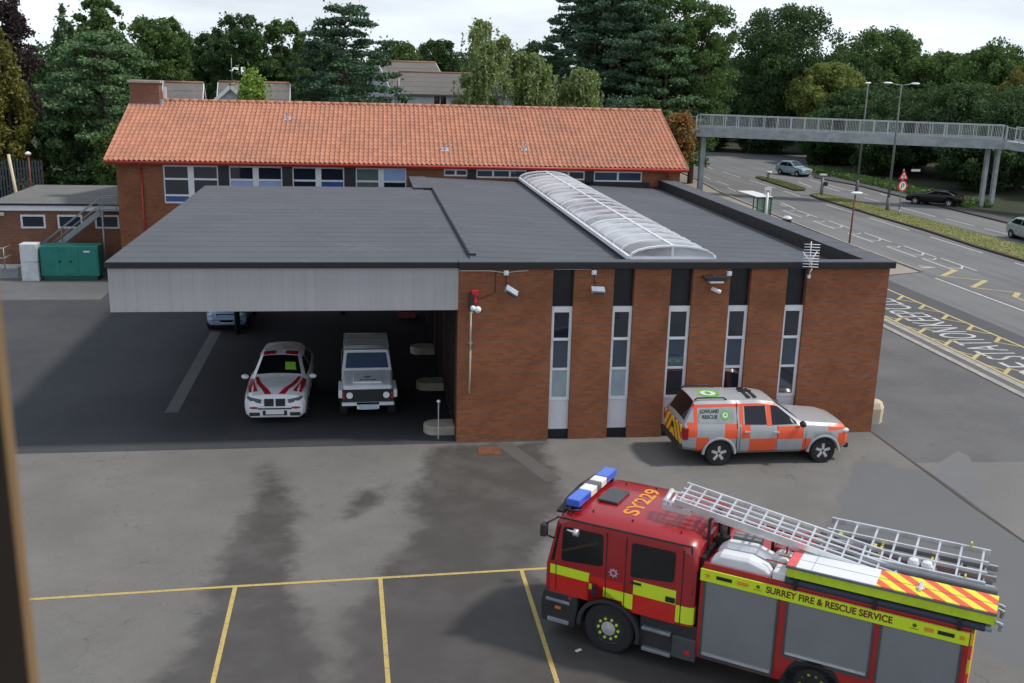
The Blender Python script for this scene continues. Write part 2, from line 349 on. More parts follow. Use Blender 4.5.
st1 = [(-5.59, -1.58), (-5.3, -1.21), (-4.72, -2.41), (-4.25, -4.19), (-4.12, -5.89), (-4.07, -7.77), (-3.94, -9.18), (-3.63, -10.25), (-3.2, -11.25), (-3.36, -12.98), (-6.91, -12.69), (-6.31, -11.39), (-6.06, -10.6), (-6.03, -9.2), (-6.12, -7.83), (-6.09, -6.82), (-5.79, -5.46), (-5.6, -3.75), (-5.51, -2.71)]
st2 = [(-3.23, -4.27), (-2.84, -3.28), (-2.02, -3.16), (-2.1, -4.03), (-2.58, -4.81), (-3.15, -5.23)]
st3 = [(-1.33, -2.84), (-0.99, -0.6), (-.8, -.2), (2.69, -0.1), (2.61, -2.04), (2.62, -3.49), (2.52, -4.8), (2.05, -5.67), (1.45, -7.01), (1.24, -8.24), (1.33, -9.0), (5.4, -11.5), (6, -13.6), (1.38, -14), (-3.64, -13.67), (-3.16, -11.1), (-3.36, -10.36), (-2.79, -8.79), (-2.24, -7.45), (-1.56, -5.66), (-1.74, -3.95)]
st5 = [(-6, -9.5), (-3, -9.2), (0, -9), (3, -9.6), (4, -14), (-7, -14)]
st4 = [(10.81, -3.05), (11.44, -2.47), (12.36, -2.35), (12.25, -2.98), (12.83, -3.21), (12.95, -5.66), (12.95, -9), (12.95, -14), (9.7, -14), (7.5, -8.5), (8.41, -6.85), (9.86, -4.65)]
st6 = [(13.0, -3.23), (14.76, -1.85), (14.9, -2.25), (14.16, -3.83), (13.24, -5.99), (13.0, -5.81)]
def sdist(P, poly):
    """signed distance (m), positive inside"""
    x, y = P[:, 0], P[:, 1]; d = np.full(len(P), 1e9); ins = np.zeros(len(P), bool); n = len(poly)
    for i in range(n):
        ax, ay = poly[i]; bx, by = poly[(i+1) % n]; ex, ey = bx-ax, by-ay
        t = np.clip(((x-ax)*ex+(y-ay)*ey)/(ex*ex+ey*ey+1e-9), 0, 1); d = np.minimum(d, np.hypot(x-ax-t*ex, y-ay-t*ey))
        c = ((ay > y) != (by > y)) & (x < (bx-ax)*(y-ay)/((by-ay) if by != ay else 1e-9)+ax); ins ^= c
    return np.where(ins, d, -d)
def yard():
    x0, x1, y0, y1, s = -16, 12.95, -15, 0.0, .125
    nx = int((x1-x0)/s)+1; ny = int((y1-y0)/s)+1
    X, Y = np.meshgrid(np.linspace(x0, x1, nx), np.linspace(y0, y1, ny)); P = np.stack([X.ravel(), Y.ravel()], 1)
    me = bpy.data.meshes.new('yard'); V = np.column_stack([P, np.full(len(P), .004)])
    idx = np.arange(nx*ny).reshape(ny, nx); F = np.stack([idx[:-1, :-1], idx[:-1, 1:], idx[1:, 1:], idx[1:, :-1]], -1).reshape(-1, 4)
    me.from_pydata(V.tolist(), [], F.tolist())
    wet = np.maximum.reduce([sdist(P, p) for p in (st1, st2, st3)]); soft = sdist(P, st5); cool = sdist(P, st4)
    for n, a in (('wet', wet), ('soft', soft), ('cool', cool)):
        at = me.attributes.new(n, 'FLOAT', 'POINT'); at.data.foreach_set('value', np.clip(a, -3, 3).astype(np.float32))
    m, nt, bs, c, pos = groundmat('yard_concrete', (.146, .140, .131), (.190, .182, .170), tint=(.135, .129, .121))
    A = {}
    for n in ('wet', 'soft', 'cool'):
        a = nt.nodes.new('ShaderNodeAttribute'); a.attribute_name = n; A[n] = a.outputs['Fac']
    nz = mth(nt, 'SUBTRACT', noise(nt, 1.3, 8, .68, pos), .5); nz2 = mth(nt, 'SUBTRACT', noise(nt, .5, 5, .6, pos), .5)
    c = mixc(nt, mth(nt, 'MULTIPLY', ramp(nt, mth(nt, 'ADD', A['cool'], mth(nt, 'MULTIPLY', nz2, 1.0)), -.1, .12), .8), c, (.135, .139, .145))
    c = mixc(nt, mth(nt, 'MULTIPLY', ramp(nt, mth(nt, 'ADD', A['soft'], mth(nt, 'MULTIPLY', nz2, 5)), -.6, 1.2), .52), c, (.115, .108, .10))
    wf = mth(nt, 'MULTIPLY', ramp(nt, mth(nt, 'ADD', A['wet'], mth(nt, 'MULTIPLY', nz, 1.5)), -.22, .5), ramp(nt, noise(nt, .8, 6, .6, pos), .3, .6, .68, .95))
    c = mixc(nt, wf, c, (.068, .062, .057))
    nt.links.new(c, bs.inputs['Base Color']); nt.links.new(ramp(nt, wf, 0, 1, .9, .55), bs.inputs['Roughness'])
    me.materials.append(m); o = bpy.data.objects.new('yard', me); COL.objects.link(o); o['kind'] = 'structure'
def struct(name, mb, mat, **k):
    o = mb.build(name, mat, **k); o['kind'] = 'structure'; return o
struct('ground', MB().poly([(-600, -200), (700, -200), (700, 900), (-600, 900)], -.02), M_SOIL)
struct('forecourt', MB().poly([(-40, -40), (28.9, -40), (28.9, 26), (27, 27.5), (13, 40), (-40, 40)], 0.0), M_ASPH)
yard()
struct('yard_apron', MB().poly([(-40, -40), (12.95, -40), (12.95, -15), (-16, -15), (-16, -.1), (-40, -.1)], .004), groundmat('yard_concrete_outer', (.146, .140, .131), (.190, .182, .170))[0])
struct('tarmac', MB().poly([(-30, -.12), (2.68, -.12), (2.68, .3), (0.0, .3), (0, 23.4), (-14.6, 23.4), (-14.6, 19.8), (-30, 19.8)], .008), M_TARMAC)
struct('tarmac', MB().poly([(-30, 19.81), (-14.6, 19.81), (-14.6, 27), (-30, 27)], .008), M_ASPH)
o = struct('concrete_strip', MB().poly([(13.0, -2.66), (24, -3.2), (24, -40), (13.0, -40)], .004), M_PAVE2 := groundmat('forecourt_concrete', (.165, .160, .152), (.20, .192, .18))[0])
struct('damp_patch', MB().poly(st6, .008), groundmat('damp_concrete', (.160, .160, .165), (.19, .19, .192), tint=(.17, .165, .155))[0])
struct('expansion_joint', MB().strip([(12.96, .03), (12.93, -3.03), (12.9, -5.81), (12.97, -8), (12.95, -16)], .07, .0125), M_KERBD)
struct('road', MB().poly([(28.9, -60), (47.2, -60), (47.2, 66), (47.3, 72), (46, 80), (50, 92), (60, 112), (36, 118), (33, 95), (31.6, 76), (30.2, 64), (29.2, 45), (28.9, 30)], .004), M_ROAD)
struct('forecourt_entrance', MB().poly([(24.55, -40), (28.9, -40), (28.9, 26), (24.55, 24)], .004), M_ROAD)
struct('dark_asphalt_band', MB().poly([(21.05, -20), (25.6, -20), (25.6, 12), (25.75, 24), (21.05, 24)], .008), M_ROADD)
struct('pavement', MB().poly([(25, 24.6), (28.85, 26), (28.9, 32), (29.1, 45), (30.1, 64), (31.5, 76), (32.5, 92), (28, 92), (26, 64), (25, 45)], .03), M_PAVE)
# dropped kerb with light-dark-light bands
kb = MB(); kb.prism([(20.08, -10), (20.36, -10), (20.36, 22), (20.08, 22)], 0, .035, 0); kb.prism([(20.36, -10), (20.70, -10), (20.70, 22), (20.36, 22)], 0, .02, 1); kb.prism([(20.70, -10), (21.02, -10), (21.02, 22), (20.70, 22)], 0, .035, 0)
struct('kerb', kb, [M_KERB, M_ASPH])
kb = MB()
def kerbrun(mb, pts, w=.14, h=.12, m=0):
    for a, b in zip(pts[:-1], pts[1:]):
        d = Vector((b[0]-a[0], b[1]-a[1])).normalized(); n = Vector((-d.y, d.x))*w/2
        mb.prism([(a[0]+n.x, a[1]+n.y), (b[0]+n.x, b[1]+n.y), (b[0]-n.x, b[1]-n.y), (a[0]-n.x, a[1]-n.y)], 0, h, m)
kerbrun(kb, [(28.9, 26), (28.95, 35), (29.2, 45), (30.15, 64), (31.6, 76), (33, 95)]); struct('kerb', kb, M_KERB)
kb = MB(); kerbrun(kb, [(47.2, -20), (46.9, 45), (46.9, 56), (47.1, 66), (47.3, 72), (46, 80)]); struct('kerb', kb, M_KERBD)
struct('verge', MB().poly([(49.2, -20), (48.6, 56), (48.8, 66), (49, 72), (48.4, 81), (52, 92), (62, 112), (90, 112), (90, -20)], .05), M_SOIL)
struct('pavement', MB().poly([(47.25, -20), (49.2, -20), (48.6, 56), (48.8, 66), (49, 72), (48.4, 81), (46, 80), (47.35, 72), (47.15, 66), (46.95, 56), (46.95, 45)], .06), M_ROADD)
def median(name, pts):
    mb = MB(); mb.prism(pts, 0, .13); o = struct(name, mb, M_KERBD)
    cx = sum(a for a, b in pts)/len(pts); cy = sum(b for a, b in pts)/len(pts)
    ins = []
    for a, b in pts:
        d = Vector((cx-a, 0 if abs(b-cy) > 3 else cy-b)); d = d.normalized()*.22 if d.length > .25 else Vector((0, 0)); ins.append((a+d.x, b+d.y))
    struct('turf', MB().poly(ins, .145), MG)
    # grass tufts
    rs = np.random.RandomState(len(pts)); xs = [a for a, b in ins]; ys = [b for a, b in ins]
    P = np.column_stack([rs.uniform(min(xs), max(xs), 26000), rs.uniform(max(min(ys), 12), max(ys), 26000)]); P = P[sdist(P, ins) > .02]
    n = len(P); h = rs.uniform(.02, .06, n); a = rs.uniform(0, PI, n); wd = rs.uniform(.02, .05, n)
    V = np.zeros((n, 3, 3)); V[:, 0] = np.column_stack([P[:, 0]-np.cos(a)*wd, P[:, 1]-np.sin(a)*wd, np.full(n, .14)]); V[:, 1] = np.column_stack([P[:, 0]+np.cos(a)*wd, P[:, 1]+np.sin(a)*wd, np.full(n, .14)])
    V[:, 2] = np.column_stack([P[:, 0]+rs.uniform(-.05, .05, n), P[:, 1]+rs.uniform(-.05, .05, n), .14+h])
    me = bpy.data.meshes.new('grass'); me.from_pydata(V.reshape(-1, 3).tolist(), [], np.arange(3*n).reshape(-1, 3).tolist()); me.materials.append(MGB)
    g = bpy.data.objects.new('grass', me); COL.objects.link(g); g['kind'] = 'stuff'; g['label'] = 'short dry grass on the road median'; g['category'] = 'grass'
MG, _nt, _bs, _c, _p = groundmat('dry_turf', (.17, .19, .06), (.29, .26, .11), big=.8, tint=(.13, .18, .045), cracks=False)
MGB = foliage('grass_blades', (.16, .21, .055), (.30, .28, .11), (.17, .22, .05), .2)
median('median', [(37.25, 5), (37.37, 34.4), (37.75, 41.9), (37.7, 48.2), (37.83, 53.7), (37.9, 60.3), (38.23, 63.2), (39.2, 64.4), (39.9, 64), (40.5, 62), (40.9, 54.85), (40.9, 46.7), (41.1, 40.8), (41.1, 35), (41.2, 5)])
median('median', [(38.4, 66.9), (38.6, 72.1), (38.98, 79.1), (39.5, 80.2), (40.1, 80.0), (40.5, 76.2), (40.5, 72.3), (40.3, 68.9), (39.4, 67.1)])

# ------------------------------------------------------------------ road paint
def worn(name, col, k=.55):
    m, nt, bs = newmat(name); pos = nt.nodes.new('ShaderNodeNewGeometry').outputs['Position']
    f = noise(nt, 14, 6, .7, pos); g = noise(nt, 2, 4, .6, pos)
    c = mixc(nt, mth(nt, 'MULTIPLY', ramp(nt, mth(nt, 'ADD', f, mth(nt, 'MULTIPLY', g, .5)), .72, .95), k), col, (.18, .175, .165))
    nt.links.new(c, bs.inputs['Base Color']); bs.inputs['Roughness'].default_value = .75; return m
M_WPAINT = worn('worn_white_paint', (.52, .52, .50), .75); M_YPAINT = worn('worn_yellow_paint', (.50, .37, .11), .7); M_YPAINT2 = worn('faded_yellow_paint', (.52, .42, .17), .75)
W = [[(37.81, 93.29), (37.66, 89.38)], [(37.64, 86.08), (37.45, 79.51)], [(37.52, 76.9), (37.36, 69.26)], [(37.31, 67.08), (37.02, 62.57)], [(33.74, 81.27), (33.42, 77.51)], [(33.4, 75.48), (33.38, 71.64)], [(32.45, 69.29), (32.2, 66.25)],
[(37.37, 61.42), (37.5, 59.57)], [(36.9, 56.66), (36.94, 51.44)],
[(44.62, 78.12), (44.37, 74.55), (44.39, 72.62), (44.21, 69.37), (44.46, 67.63), (44.5, 64.28)], [(43.28, 71.11), (42.94, 67.08)], [(42.46, 75.85), (41.61, 70.51)], [(43.07, 62.19), (43.12, 59.17)], [(46.33, 65.44), (46.11, 63.78)],
[(42.98, 55.12), (42.95, 49.44)], [(43.17, 48.27), (43.3, 44.39)], [(43.3, 43.09), (43.45, 40.38)], [(43.5, 35), (43.5, 31)],
[(33.3, 57.84), (33.2, 56.11), (32.8, 53.44)], [(32.63, 56.42), (32.68, 55.4), (33.3, 56.1)],
[(36.81, 48.48), (36.75, 42.07)], [(36.7, 39.07), (36.61, 32.4)], [(36.6, 29), (36.6, 22)], [(28.78, 24.31), (28.78, 4)]]
road_white = MB()
for q in W: road_white.strip(q, .15, .010)
y = 57.0
for k in range(6):   # broken zig-zag lay-by boxes
    y1 = [52.6, 46.6, 40.6, 34.9, 30.4, 35.0][k]; L = 4.0
    if k == 5: continue
    a, b = 31.25, 32.65
    road_white.strip([(a+.1, y1), (a, y1-L)], .13, .011); road_white.strip([(a+.1, y1), (31.9, y1-.35), (32.35, y1+.1)], .13, .0135)
    road_white.strip([(b, y1+.2), (b-.1, y1-L)], .13, .011); road_white.strip([(a+.05, y1-L+.9), (32.0, y1-L+.7), (b-.05, y1-L+1.6)], .13, .0135)
road_white.strip([(29.83, 28.04), (30.4, 27.5), (29.57, 27.33)], .2, .011)
struct('road_marking', road_white, M_WPAINT)
yz = MB(); zz = [(30.88, 26.56), (31.38, 26.65), (29.54, 24.89), (31.33, 23.55), (29.44, 21.73), (31.19, 20.33), (30.35, 19.35), (30.26, 18.3)]
for i, (a, b) in enumerate(zip(zz[:-1], zz[1:])): yz.strip([a, b], .3 if i in (1, 3, 5) else .13, .012+.0025*(i % 2))
struct('zigzag_marking', yz, M_YPAINT2)
yb = MB(); yb.strip([(24.45, 22.5), (24.45, -6)], .13, .012); yb.strip([(21.2, 22), (21.2, -6)], .13, .012)
for k in range(13):
    y0 = 19.65-2.1*k; yb.strip([(24.4, y0), (23.7, y0-.8)], .17, .015); yb.strip([(23.7, y0-.72), (24.35, y0-1.5)], .1, .018)
    y0 = 14.35-2.1*(k-2); yb.strip([(21.25, y0), (21.88, y0+.66)], .17, .015); yb.strip([(21.85, y0+.62), (22.1, y0+.15)], .1, .018); yb.strip([(21.25, y0+1.1), (21.5, y0+.35)], .09, .018)
struct('box_junction_marking', yb, M_YPAINT2)
for wd, a, b in (('FIRE', 4.2, 7.4), ('STATION', 7.85, 13.1), ('KEEP', 13.35, 16.4), ('CLEAR', 16.7, 20.6)):
    o = text(wd, 2.35, M_WPAINT, None, Matrix.Translation((22.78, (a+b)/2, .014)) @ Matrix.Rotation(PI/2, 4, 'Z'), 'road_lettering', width=b-a, ext=0.0015, bold=-.004)
    o['kind'] = 'structure'; o['label'] = 'painted word %s on the dark asphalt' % wd
bay = MB(); bay.strip([(-9.9, -8.62), (-5.35, -8.41), (.72, -8.2), (1.9, -8.17)], .09, .0095)
for a, b in (((-5.38, -8.4), (-5.35, -14)), ((-2.36, -8.3), (-2.25, -14)), ((.72, -8.2), (.73, -14))): bay.strip([a, b], .09, .012)
struct('bay_marking', bay, M_YPAINT)
struct('drain_channel', MB().strip([(-8.65, 3.2), (-8.65, 13.6)], .42, .016), M_ASPH)
struct('trench_repair', MB().strip([(1.35, -.25), (1.75, -1.4), (2.35, -3.2)], .5, .0085), groundmat('repair_tarmac', (.085, .080, .074), (.11, .105, .098), tint=(.12, .115, .105))[0])
mh = MB(); mh.prism([(.55, -1.15), (1.2, -1.15), (1.2, -.5), (.55, -.5)], 0, .016); tag(mh.build('manhole_cover', paint('rusty_iron', (.16, .06, .03), .9, var=.4)), 'square rusty manhole cover by the foot of the brick wall', 'manhole cover')

# ------------------------------------------------------------------ fire station main block
st = empty('fire_station', (6.5, 9, 0), 0, 'flat roofed brick fire station block with tall slit windows and grey canopy', 'building')
OF = (-6.5, -9, 0)
def part(mb, name, mat, parent=st, off=OF, **k): return mb.build(name, mat, parent, off=off, **k)
slots = [(2.72, 3.34), (4.51, 5.12), (6.2, 6.87), (8.0, 8.64), (9.75, 10.37)]
wl = MB(); x = 0.
for a, b in slots: wl.box(x, a, 0, .3, 0, 5.215); x = b
wl.box(x, 12.94, 0, .3, 0, 5.215); wl.box(12.64, 12.94, .302, 23.1, 0, 5.215)
part(wl, 'wall', M_BRICK); M_DB = brickmat('canopy_shade_brick', (.07, .03, .02), (.045, .02, .013), (.05, .04, .03))  # pier brick: deep shade under the canopy is put into its colour
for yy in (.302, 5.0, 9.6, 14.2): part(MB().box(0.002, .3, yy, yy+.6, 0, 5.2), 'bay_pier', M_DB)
part(MB().box(.3, 12.6, 22.7, 22.8, 0, 4.7).box(.35, .36, .9, 22.7, 0, 4.7), 'inner_wall', M_BLACK)
for yy in (1.5, 6.1, 10.7, 14.8):
    yb2 = yy; d = MB().box(.06, .12, yb2, min(yb2+3.5, 18.1), 0, 4.0)
    for k in range(5): d.box(.02, .06, yb2+.05+k*.7, min(yb2+.1+k*.7, 18.1), 0, 4.0)
    part(d, 'bay_door', paint('dark_red_door', (.03, .012, .012), .5))
part(MB().box(-.0, 12.66, .19, .22, 4.04, 5.2), 'black_panel', M_BLACKP)
def slotwin(a, b, k):
    w0 = MB(); y0, y1 = .10, .17; z = [1.2, 2.12, 3.03, 4.04]; fr = .085
    w0.box(a, a+fr, y0, y1, 1.2, 4.04); w0.box(b-fr, b, y0, y1, 1.2, 4.04)
    for zz, h in ((1.2, .09), (2.12, .07), (3.02, .08), (3.87, .17)): w0.box(a+fr, b-fr, y0, y1, zz, zz+h)
    w0.box(a+fr-.02, b-fr+.02, y0-.03, y0, 3.02+.015, 3.075); 
    fo = part(w0, 'window', M_WHITE); 
    mm = [M_BLIND if k in (0, 1) else M_GLASS, M_SLATEG, M_GLASS]
    for i in range(3):
        part(MB().box(a+fr, b-fr, .142, .15, z[i]+.05, z[i+1]-(.17 if i == 2 else 0)), 'pane', mm[i], fo, (0, 0, 0) if False else OF)
    part(MB().box(a, b, .13, .18, .29, 1.2), 'spandrel_panel', M_WPANEL); part(MB().box(a, b, .12, .18, 0, .288), 'plinth', M_BLACKP)
for k, (a, b) in enumerate(slots): slotwin(a+.004, b-.004, k)
part(MB().box(.3, 12.6, .30, .33, .0, 5.0), 'dark_interior', M_BLACK) if False else None
part(MB().box(-.01, 13.06, -.13, .0, 5.19, 5.375).box(12.945, 13.06, .0, 23.6, 5.19, 5.375), 'fascia', M_BLACK, bevel=.012)
part(MB().box(-.0, 13.045, -.11, .30, 5.376, 5.392).box(12.25, 13.045, .30, 23.55, 5.376, 5.392), 'capping', M_FELT)
part(MB().box(12.25, 12.60, .3, 23.0, 4.6, 5.375).box(-.0, 12.9, .0, .3, 5.216, 5.375), 'parapet', M_BLACK)
def zr(x, y): return 5.44-.040*x if y > .7 else 5.37-.040*x*y/.7+.07*y/.7
gx = np.linspace(.36, 12.25, 9); gy = [.3, .7, 4, 8, 12, 17, 22.75]; rm = MB()
rm.add([(a, b, zr(a, b)) for b in gy for a in gx], [(j*9+i, j*9+i+1, (j+1)*9+i+1, (j+1)*9+i) for j in range(6) for i in range(8)])
part(rm, 'roof', M_FELT)
lk = MB()
for (ya, yb_) in ((.72, 17.8),): lk.add([(.36, ya, 5.385), (.56, ya, 5.385), (.36, yb_, 5.385), (.56, yb_, 5.385), (.36, ya, 5.48), (.56, ya, 5.48), (.36, yb_, 5.48), (.56, yb_, 5.48)], [(0, 2, 3, 1), (4, 5, 7, 6), (0, 1, 5, 4), (2, 6, 7, 3), (0, 4, 6, 2), (1, 3, 7, 5)])
part(lk, 'roof_kerb', M_BLACK); part(MB().box(.40, .56, .72, 17.8, 5.481, 5.492), 'kerb_capping', M_FELT)
part(MB().box(-.45, .36, 17.8, 22.75, 4.0, 5.45).box(.36, 12.25, 22.75, 22.95, 4.3, 5.05), 'rear_upstand', M_BLACK)
part(MB().box(-.45, .36, 17.8, 22.75, 5.451, 5.462), 'capping', M_FELT)
# canopy
part(MB().box(-9.44, -.002, .03, 18.5, 4.02, 5.2), 'canopy', M_BLACKP)
part(MB().box(-9.48, -.004, -.02, .03, 3.99, 5.21).box(-9.49, -9.44, .03, 18.5, 3.99, 5.21), 'cladding', M_CLAD)
part(MB().box(-9.54, -.012, -.10, .03, 5.211, 5.372).box(-9.54, -9.44, .03, 18.5, 5.211, 5.372), 'gutter', M_BLACK, bevel=.01)
cr_ = MB(); cr_.box(-9.52, -.012, -.08, 18.55, 5.373, 5.383); cr_.box(-.01, .36, .30, 17.6, 5.30, 5.383); part(cr_, 'canopy_roof', M_FELT)
part(MB().tube((-7.75, 13.2, 0), (-7.75, 13.2, 4.02), .11), 'canopy_post', M_BLACK); part(MB().tube((-3.6, 16.6, 0), (-3.6, 16.6, 4.02), .11), 'canopy_post', M_BLACK)
# barrel rooflight
rl = MB(); gl = MB(); cu_ = MB()
def rlp(t, y): 
    xc = 6.30; hw = 1.28; a = PI*(1-t); zb = 5.42
    return (xc+hw*math.cos(a), y, zb+.36*max(0, math.sin(a))**.85)
nS = 20; ys = [.35+22.3*i/nS for i in range(nS+1)]
for i, yy in enumerate(ys):
    th = .11 if i % 5 == 0 or i == nS else .055
    pts = [rlp(j/10, yy) for j in range(11)]
    for a, b in zip(pts[:-1], pts[1:]): rl.bar(a, b, th, .05)
for j in (0, 5, 10):
    a, b = rlp(j/10, .35), rlp(j/10, 22.65); rl.bar(a, b, .07 if j == 5 else .11, .06 if j == 5 else .12)
a, b = rlp(0, .35), rlp(1, .35); rl.bar(a, b, .08, .09); c = rlp(.5, .35); rl.bar((6.30, .35, 5.42), c, .07, .07)
rings = [[(p[0], p[1], p[2]-.012) for p in [rlp(j/10, yy) for j in range(11)]] for yy in (.38, 22.63)]
gl.loft(rings, closed=False, cap=False)
gl.add([(p[0], .37, p[2]-.02) for p in [rlp(j/10, .37) for j in range(11)]], [tuple(range(11))])
ro = part(rl, 'rooflight', M_WHITE)
m, nt_, bs_ = newmat('polycarbonate'); o_ = nt_.nodes['Material Output']
tr = nt_.nodes.new('ShaderNodeBsdfTransparent'); tr.inputs[0].default_value = (.85, .87, .9, 1)
bs_.inputs['Base Color'].default_value = (.72, .75, .78, 1); bs_.inputs['Roughness'].default_value = .12
f_ = ramp(nt_, noise(nt_, .30, 2), .44, .56, .30, .72); mm_ = nt_.nodes.new('ShaderNodeMixShader'); nt_.links.new(f_, mm_.inputs[0]); nt_.links.new(tr.outputs[0], mm_.inputs[1]); nt_.links.new(bs_.outputs[0], mm_.inputs[2]); nt_.links.new(mm_.outputs[0], o_.inputs[0])
part(gl, 'glazing', m, ro)
for (xa, xb) in ((4.99, 5.07), (7.53, 7.61)):
    cu_.add([(xa, .35, 5.0), (xb, .35, 5.0), (xa, 22.65, 5.0), (xb, 22.65, 5.0), (xa, .35, 5.38), (xb, .35, 5.38), (xa, 22.65, 5.38), (xb, 22.65, 5.38)], [(0, 2, 3, 1), (4, 5, 7, 6), (0, 1, 5, 4), (2, 6, 7, 3), (0, 4, 6, 2), (1, 3, 7, 5)])
part(cu_, 'rooflight_upstand', M_BLACK, ro)
part(MB().add([(5.09, .4, 5.33), (7.51, .4, 5.33), (7.51, 22.6, 5.33), (5.09, 22.6, 5.33)], [(0, 1, 2, 3)]), 'rooflight_lining', paint('pale_lining', (.34, .27, .26), .8, var=.5, scale=.35), ro)

# kerb islands under the canopy
for k, (yy, lb) in enumerate(((.55, 'rounded concrete kerb island at the open corner of the brick block'), (5.0, 'rounded concrete kerb island in the middle of the row under the canopy'), (9.6, 'rounded concrete kerb island farthest back under the canopy'))):
    pts = [(0.0, yy), (0.0, yy+.75)]+[(-.55+.375*math.cos(a), yy+.375+.375*math.sin(a)) for a in np.linspace(PI/2, 3*PI/2, 10)]
    tag(MB().prism(pts, 0, .28).build('kerb_island', M_CONC, bevel=.03), lb, 'kerb island', 'kerb islands under the canopy')
tag(MB().tube((-.52, .25, 0), (-.52, .25, 1.15), .018).ball((-.52, .25, 1.18), .06).build('marker_pole', M_ALU), 'thin pole with a white knob at the canopy opening', 'pole')
cr0 = MB()
for k in range(3): cr0.box(-1.2, -.45, 15.6, 16.2, .02+.34*k, .32+.34*k).box(-1.23, -.42, 15.57, 16.23, .27+.34*k, .31+.34*k)
tag(cr0.build('crate_stack', paint('dull_red_plastic', (.25, .05, .06), .5)), 'dull red stacked crates at the back of the canopy bay', 'crates')

# things fixed to the facade
def flood(x, z, lb, rz=0, big=False):
    t = empty('floodlight', (x, 0, z), 0, lb, 'floodlight', 'lamps on the brick facade')
    MB().bar((0, 0, .05), (0, -.2, .03), .03).build('bracket', M_STEEL, t)
    if big:
        MB().box(-.36, .36, -.36, -.05, .0, .05).box(-.3, .3, -.38, -.08, -.06, .0).build('housing', M_DARKP, t); MB().box(-.2, .2, -.37, -.12, -.12, -.061).build('lens', M_WHITE, t)
    else:
        h = MB(); c, s = math.cos(rz), math.sin(rz)
        h.bar((-.19*c, -.28, .19*s), (.19*c, -.28, -.19*s), .22, .10, up=(0, -.5, 1)); h.build('housing', paint('grey_casting', (.34, .38, .45), .4), t)
        h = MB(); h.bar((-.16*c, -.33, .16*s-.045), (.16*c, -.33, -.16*s-.045), .17, .03, up=(0, -.5, 1)); h.build('lens', M_GLASS, t)
    return t
flood(1.48, 4.58, 'tilted grey floodlight above the widest blank stretch of brick', .55); flood(3.98, 4.6, 'level grey floodlight between the first and second slit windows', .05)
flood(7.47, 4.93, 'wide dark floodlight with white lens between the third and fourth slits', 0, True)
def cambox(x, z, lb): tag(MB().box(x-.07, x+.07, -.1, 0, z-.07, z+.07).box(x-.05, x+.05, -.12, -.1, z-.03, z+.05).build('junction_box', M_WHITE, bevel=.01), lb, 'junction box')
cambox(1.35, 5.07, 'small white box with cables above the tilted floodlight'); cambox(3.89, 5.08, 'small white box above the level grey floodlight'); cambox(7.93, 5.04, 'small white box right of the wide dark floodlight')
t = empty('security_camera', (7.5, 0, 4.55), 0, 'small white security camera under the wide dark floodlight', 'camera'); MB().bar((0, 0, .03), (0, -.15, 0), .03).build('bracket', M_WHITE, t); MB().tube((-.1, -.12, .06), (.14, -.26, -.03), .06).build('body', M_WHITE, t)
t = empty('security_camera', (.42, 0, 4.1), 0, 'white dome camera pair below the red alarm beacon', 'camera'); MB().box(-.12, .0, -.2, 0, -.1, .38).build('bracket', M_DARKP, t); MB().ball((.12, -.22, -.06), .1).ball((-.02, -.22, -.02), .08).build('body', M_WHITE, t)
tag(MB().box(.36, .56, -.16, 0, 4.42, 4.58).tube((.46, -.08, 4.2), (.46, -.08, 4.42), .06).build('alarm_beacon', paint('alarm_red', (.5, .03, .04), .4), bevel=.015), 'red alarm beacon near the left end of the brick facade', 'alarm')
tag(MB().path([(.36, -.04, 4.0), (.365, -.04, 2.8), (.35, -.04, 1.5)], .028).box(.31, .42, -.06, 0, 3.0, 3.03).box(.31, .42, -.06, 0, 3.9, 3.93).build('conduit', paint('cream_pipe', (.55, .48, .40), .5)), 'cream vertical pipe down the left end of the facade', 'pipe')
cb = MB(); cb.path([(.02, -.02, 5.12), (.9, -.02, 5.12), (1.1, -.02, 5.1), (1.35, -.03, 5.06), (1.6, -.02, 5.1), (2.0, -.02, 5.13)], .012, 6)
cb.path([(2.72, -.02, 5.16), (3.8, -.02, 5.16)], .008, 5); tag(cb.build('cable', M_WHITE), 'thin pale cable running along the top of the facade', 'cable')
tag(MB().path([(1.35, -.015, 5.0), (1.36, -.015, 4.7)], .01).path([(1.05, -.012, 5.12), (1.05, -.012, 4.5), (.6, -.012, 4.3)], .008).path([(3.9, -.015, 5.0), (3.95, -.015, 4.7)], .01).build('cable', M_DARKP), 'thin dark cables dropping to the floodlights', 'cable')
# TV aerial
t = empty('tv_aerial', (10.37, -.06, 4.95), 0, 'white multi-rod television aerial on the roof edge near the corner', 'aerial')
am = MB().path([(0, 0, 0), (.05, -.06, .25), (-.02, -.15, .45)], .022); am.bar((0, .06, .0), (0, -.06, 0), .1); am.build('mast', M_ALU, t)
ae = MB(); ae.tube((-.06, -.15, .3), (-.06, -.1, 1.05), .015)
for k in range(9): ae.tube((-.28, -.15, .32+.083*k), (.2, -.15, .30+.083*k), .012, n=6)
for s in (-1, 1): ae.tube((-.06, -.15, .45), (.02+.22*s, .1, .72), .012, n=6)
ae.build('elements', M_WHITE, t)
# planter at corner
hx = [(13.42+.34*math.cos(a), 1.02+.34*math.sin(a)) for a in np.linspace(0, 2*PI, 9)[:-1]+PI/8]
pm = MB(); pm.loft([[(13.42+r*math.cos(a), 1.02+r*math.sin(a), z) for a in np.linspace(0, 2*PI, 9)[:-1]+PI/8] for r, z in ((.36, 0), (.38, .5), (.30, .68), (.12, .74))], smooth=False)
tag(pm.build('bollard', paint('cream_concrete', (.55, .48, .36), .85)), 'squat cream octagonal concrete bollard at the building corner', 'bollard')

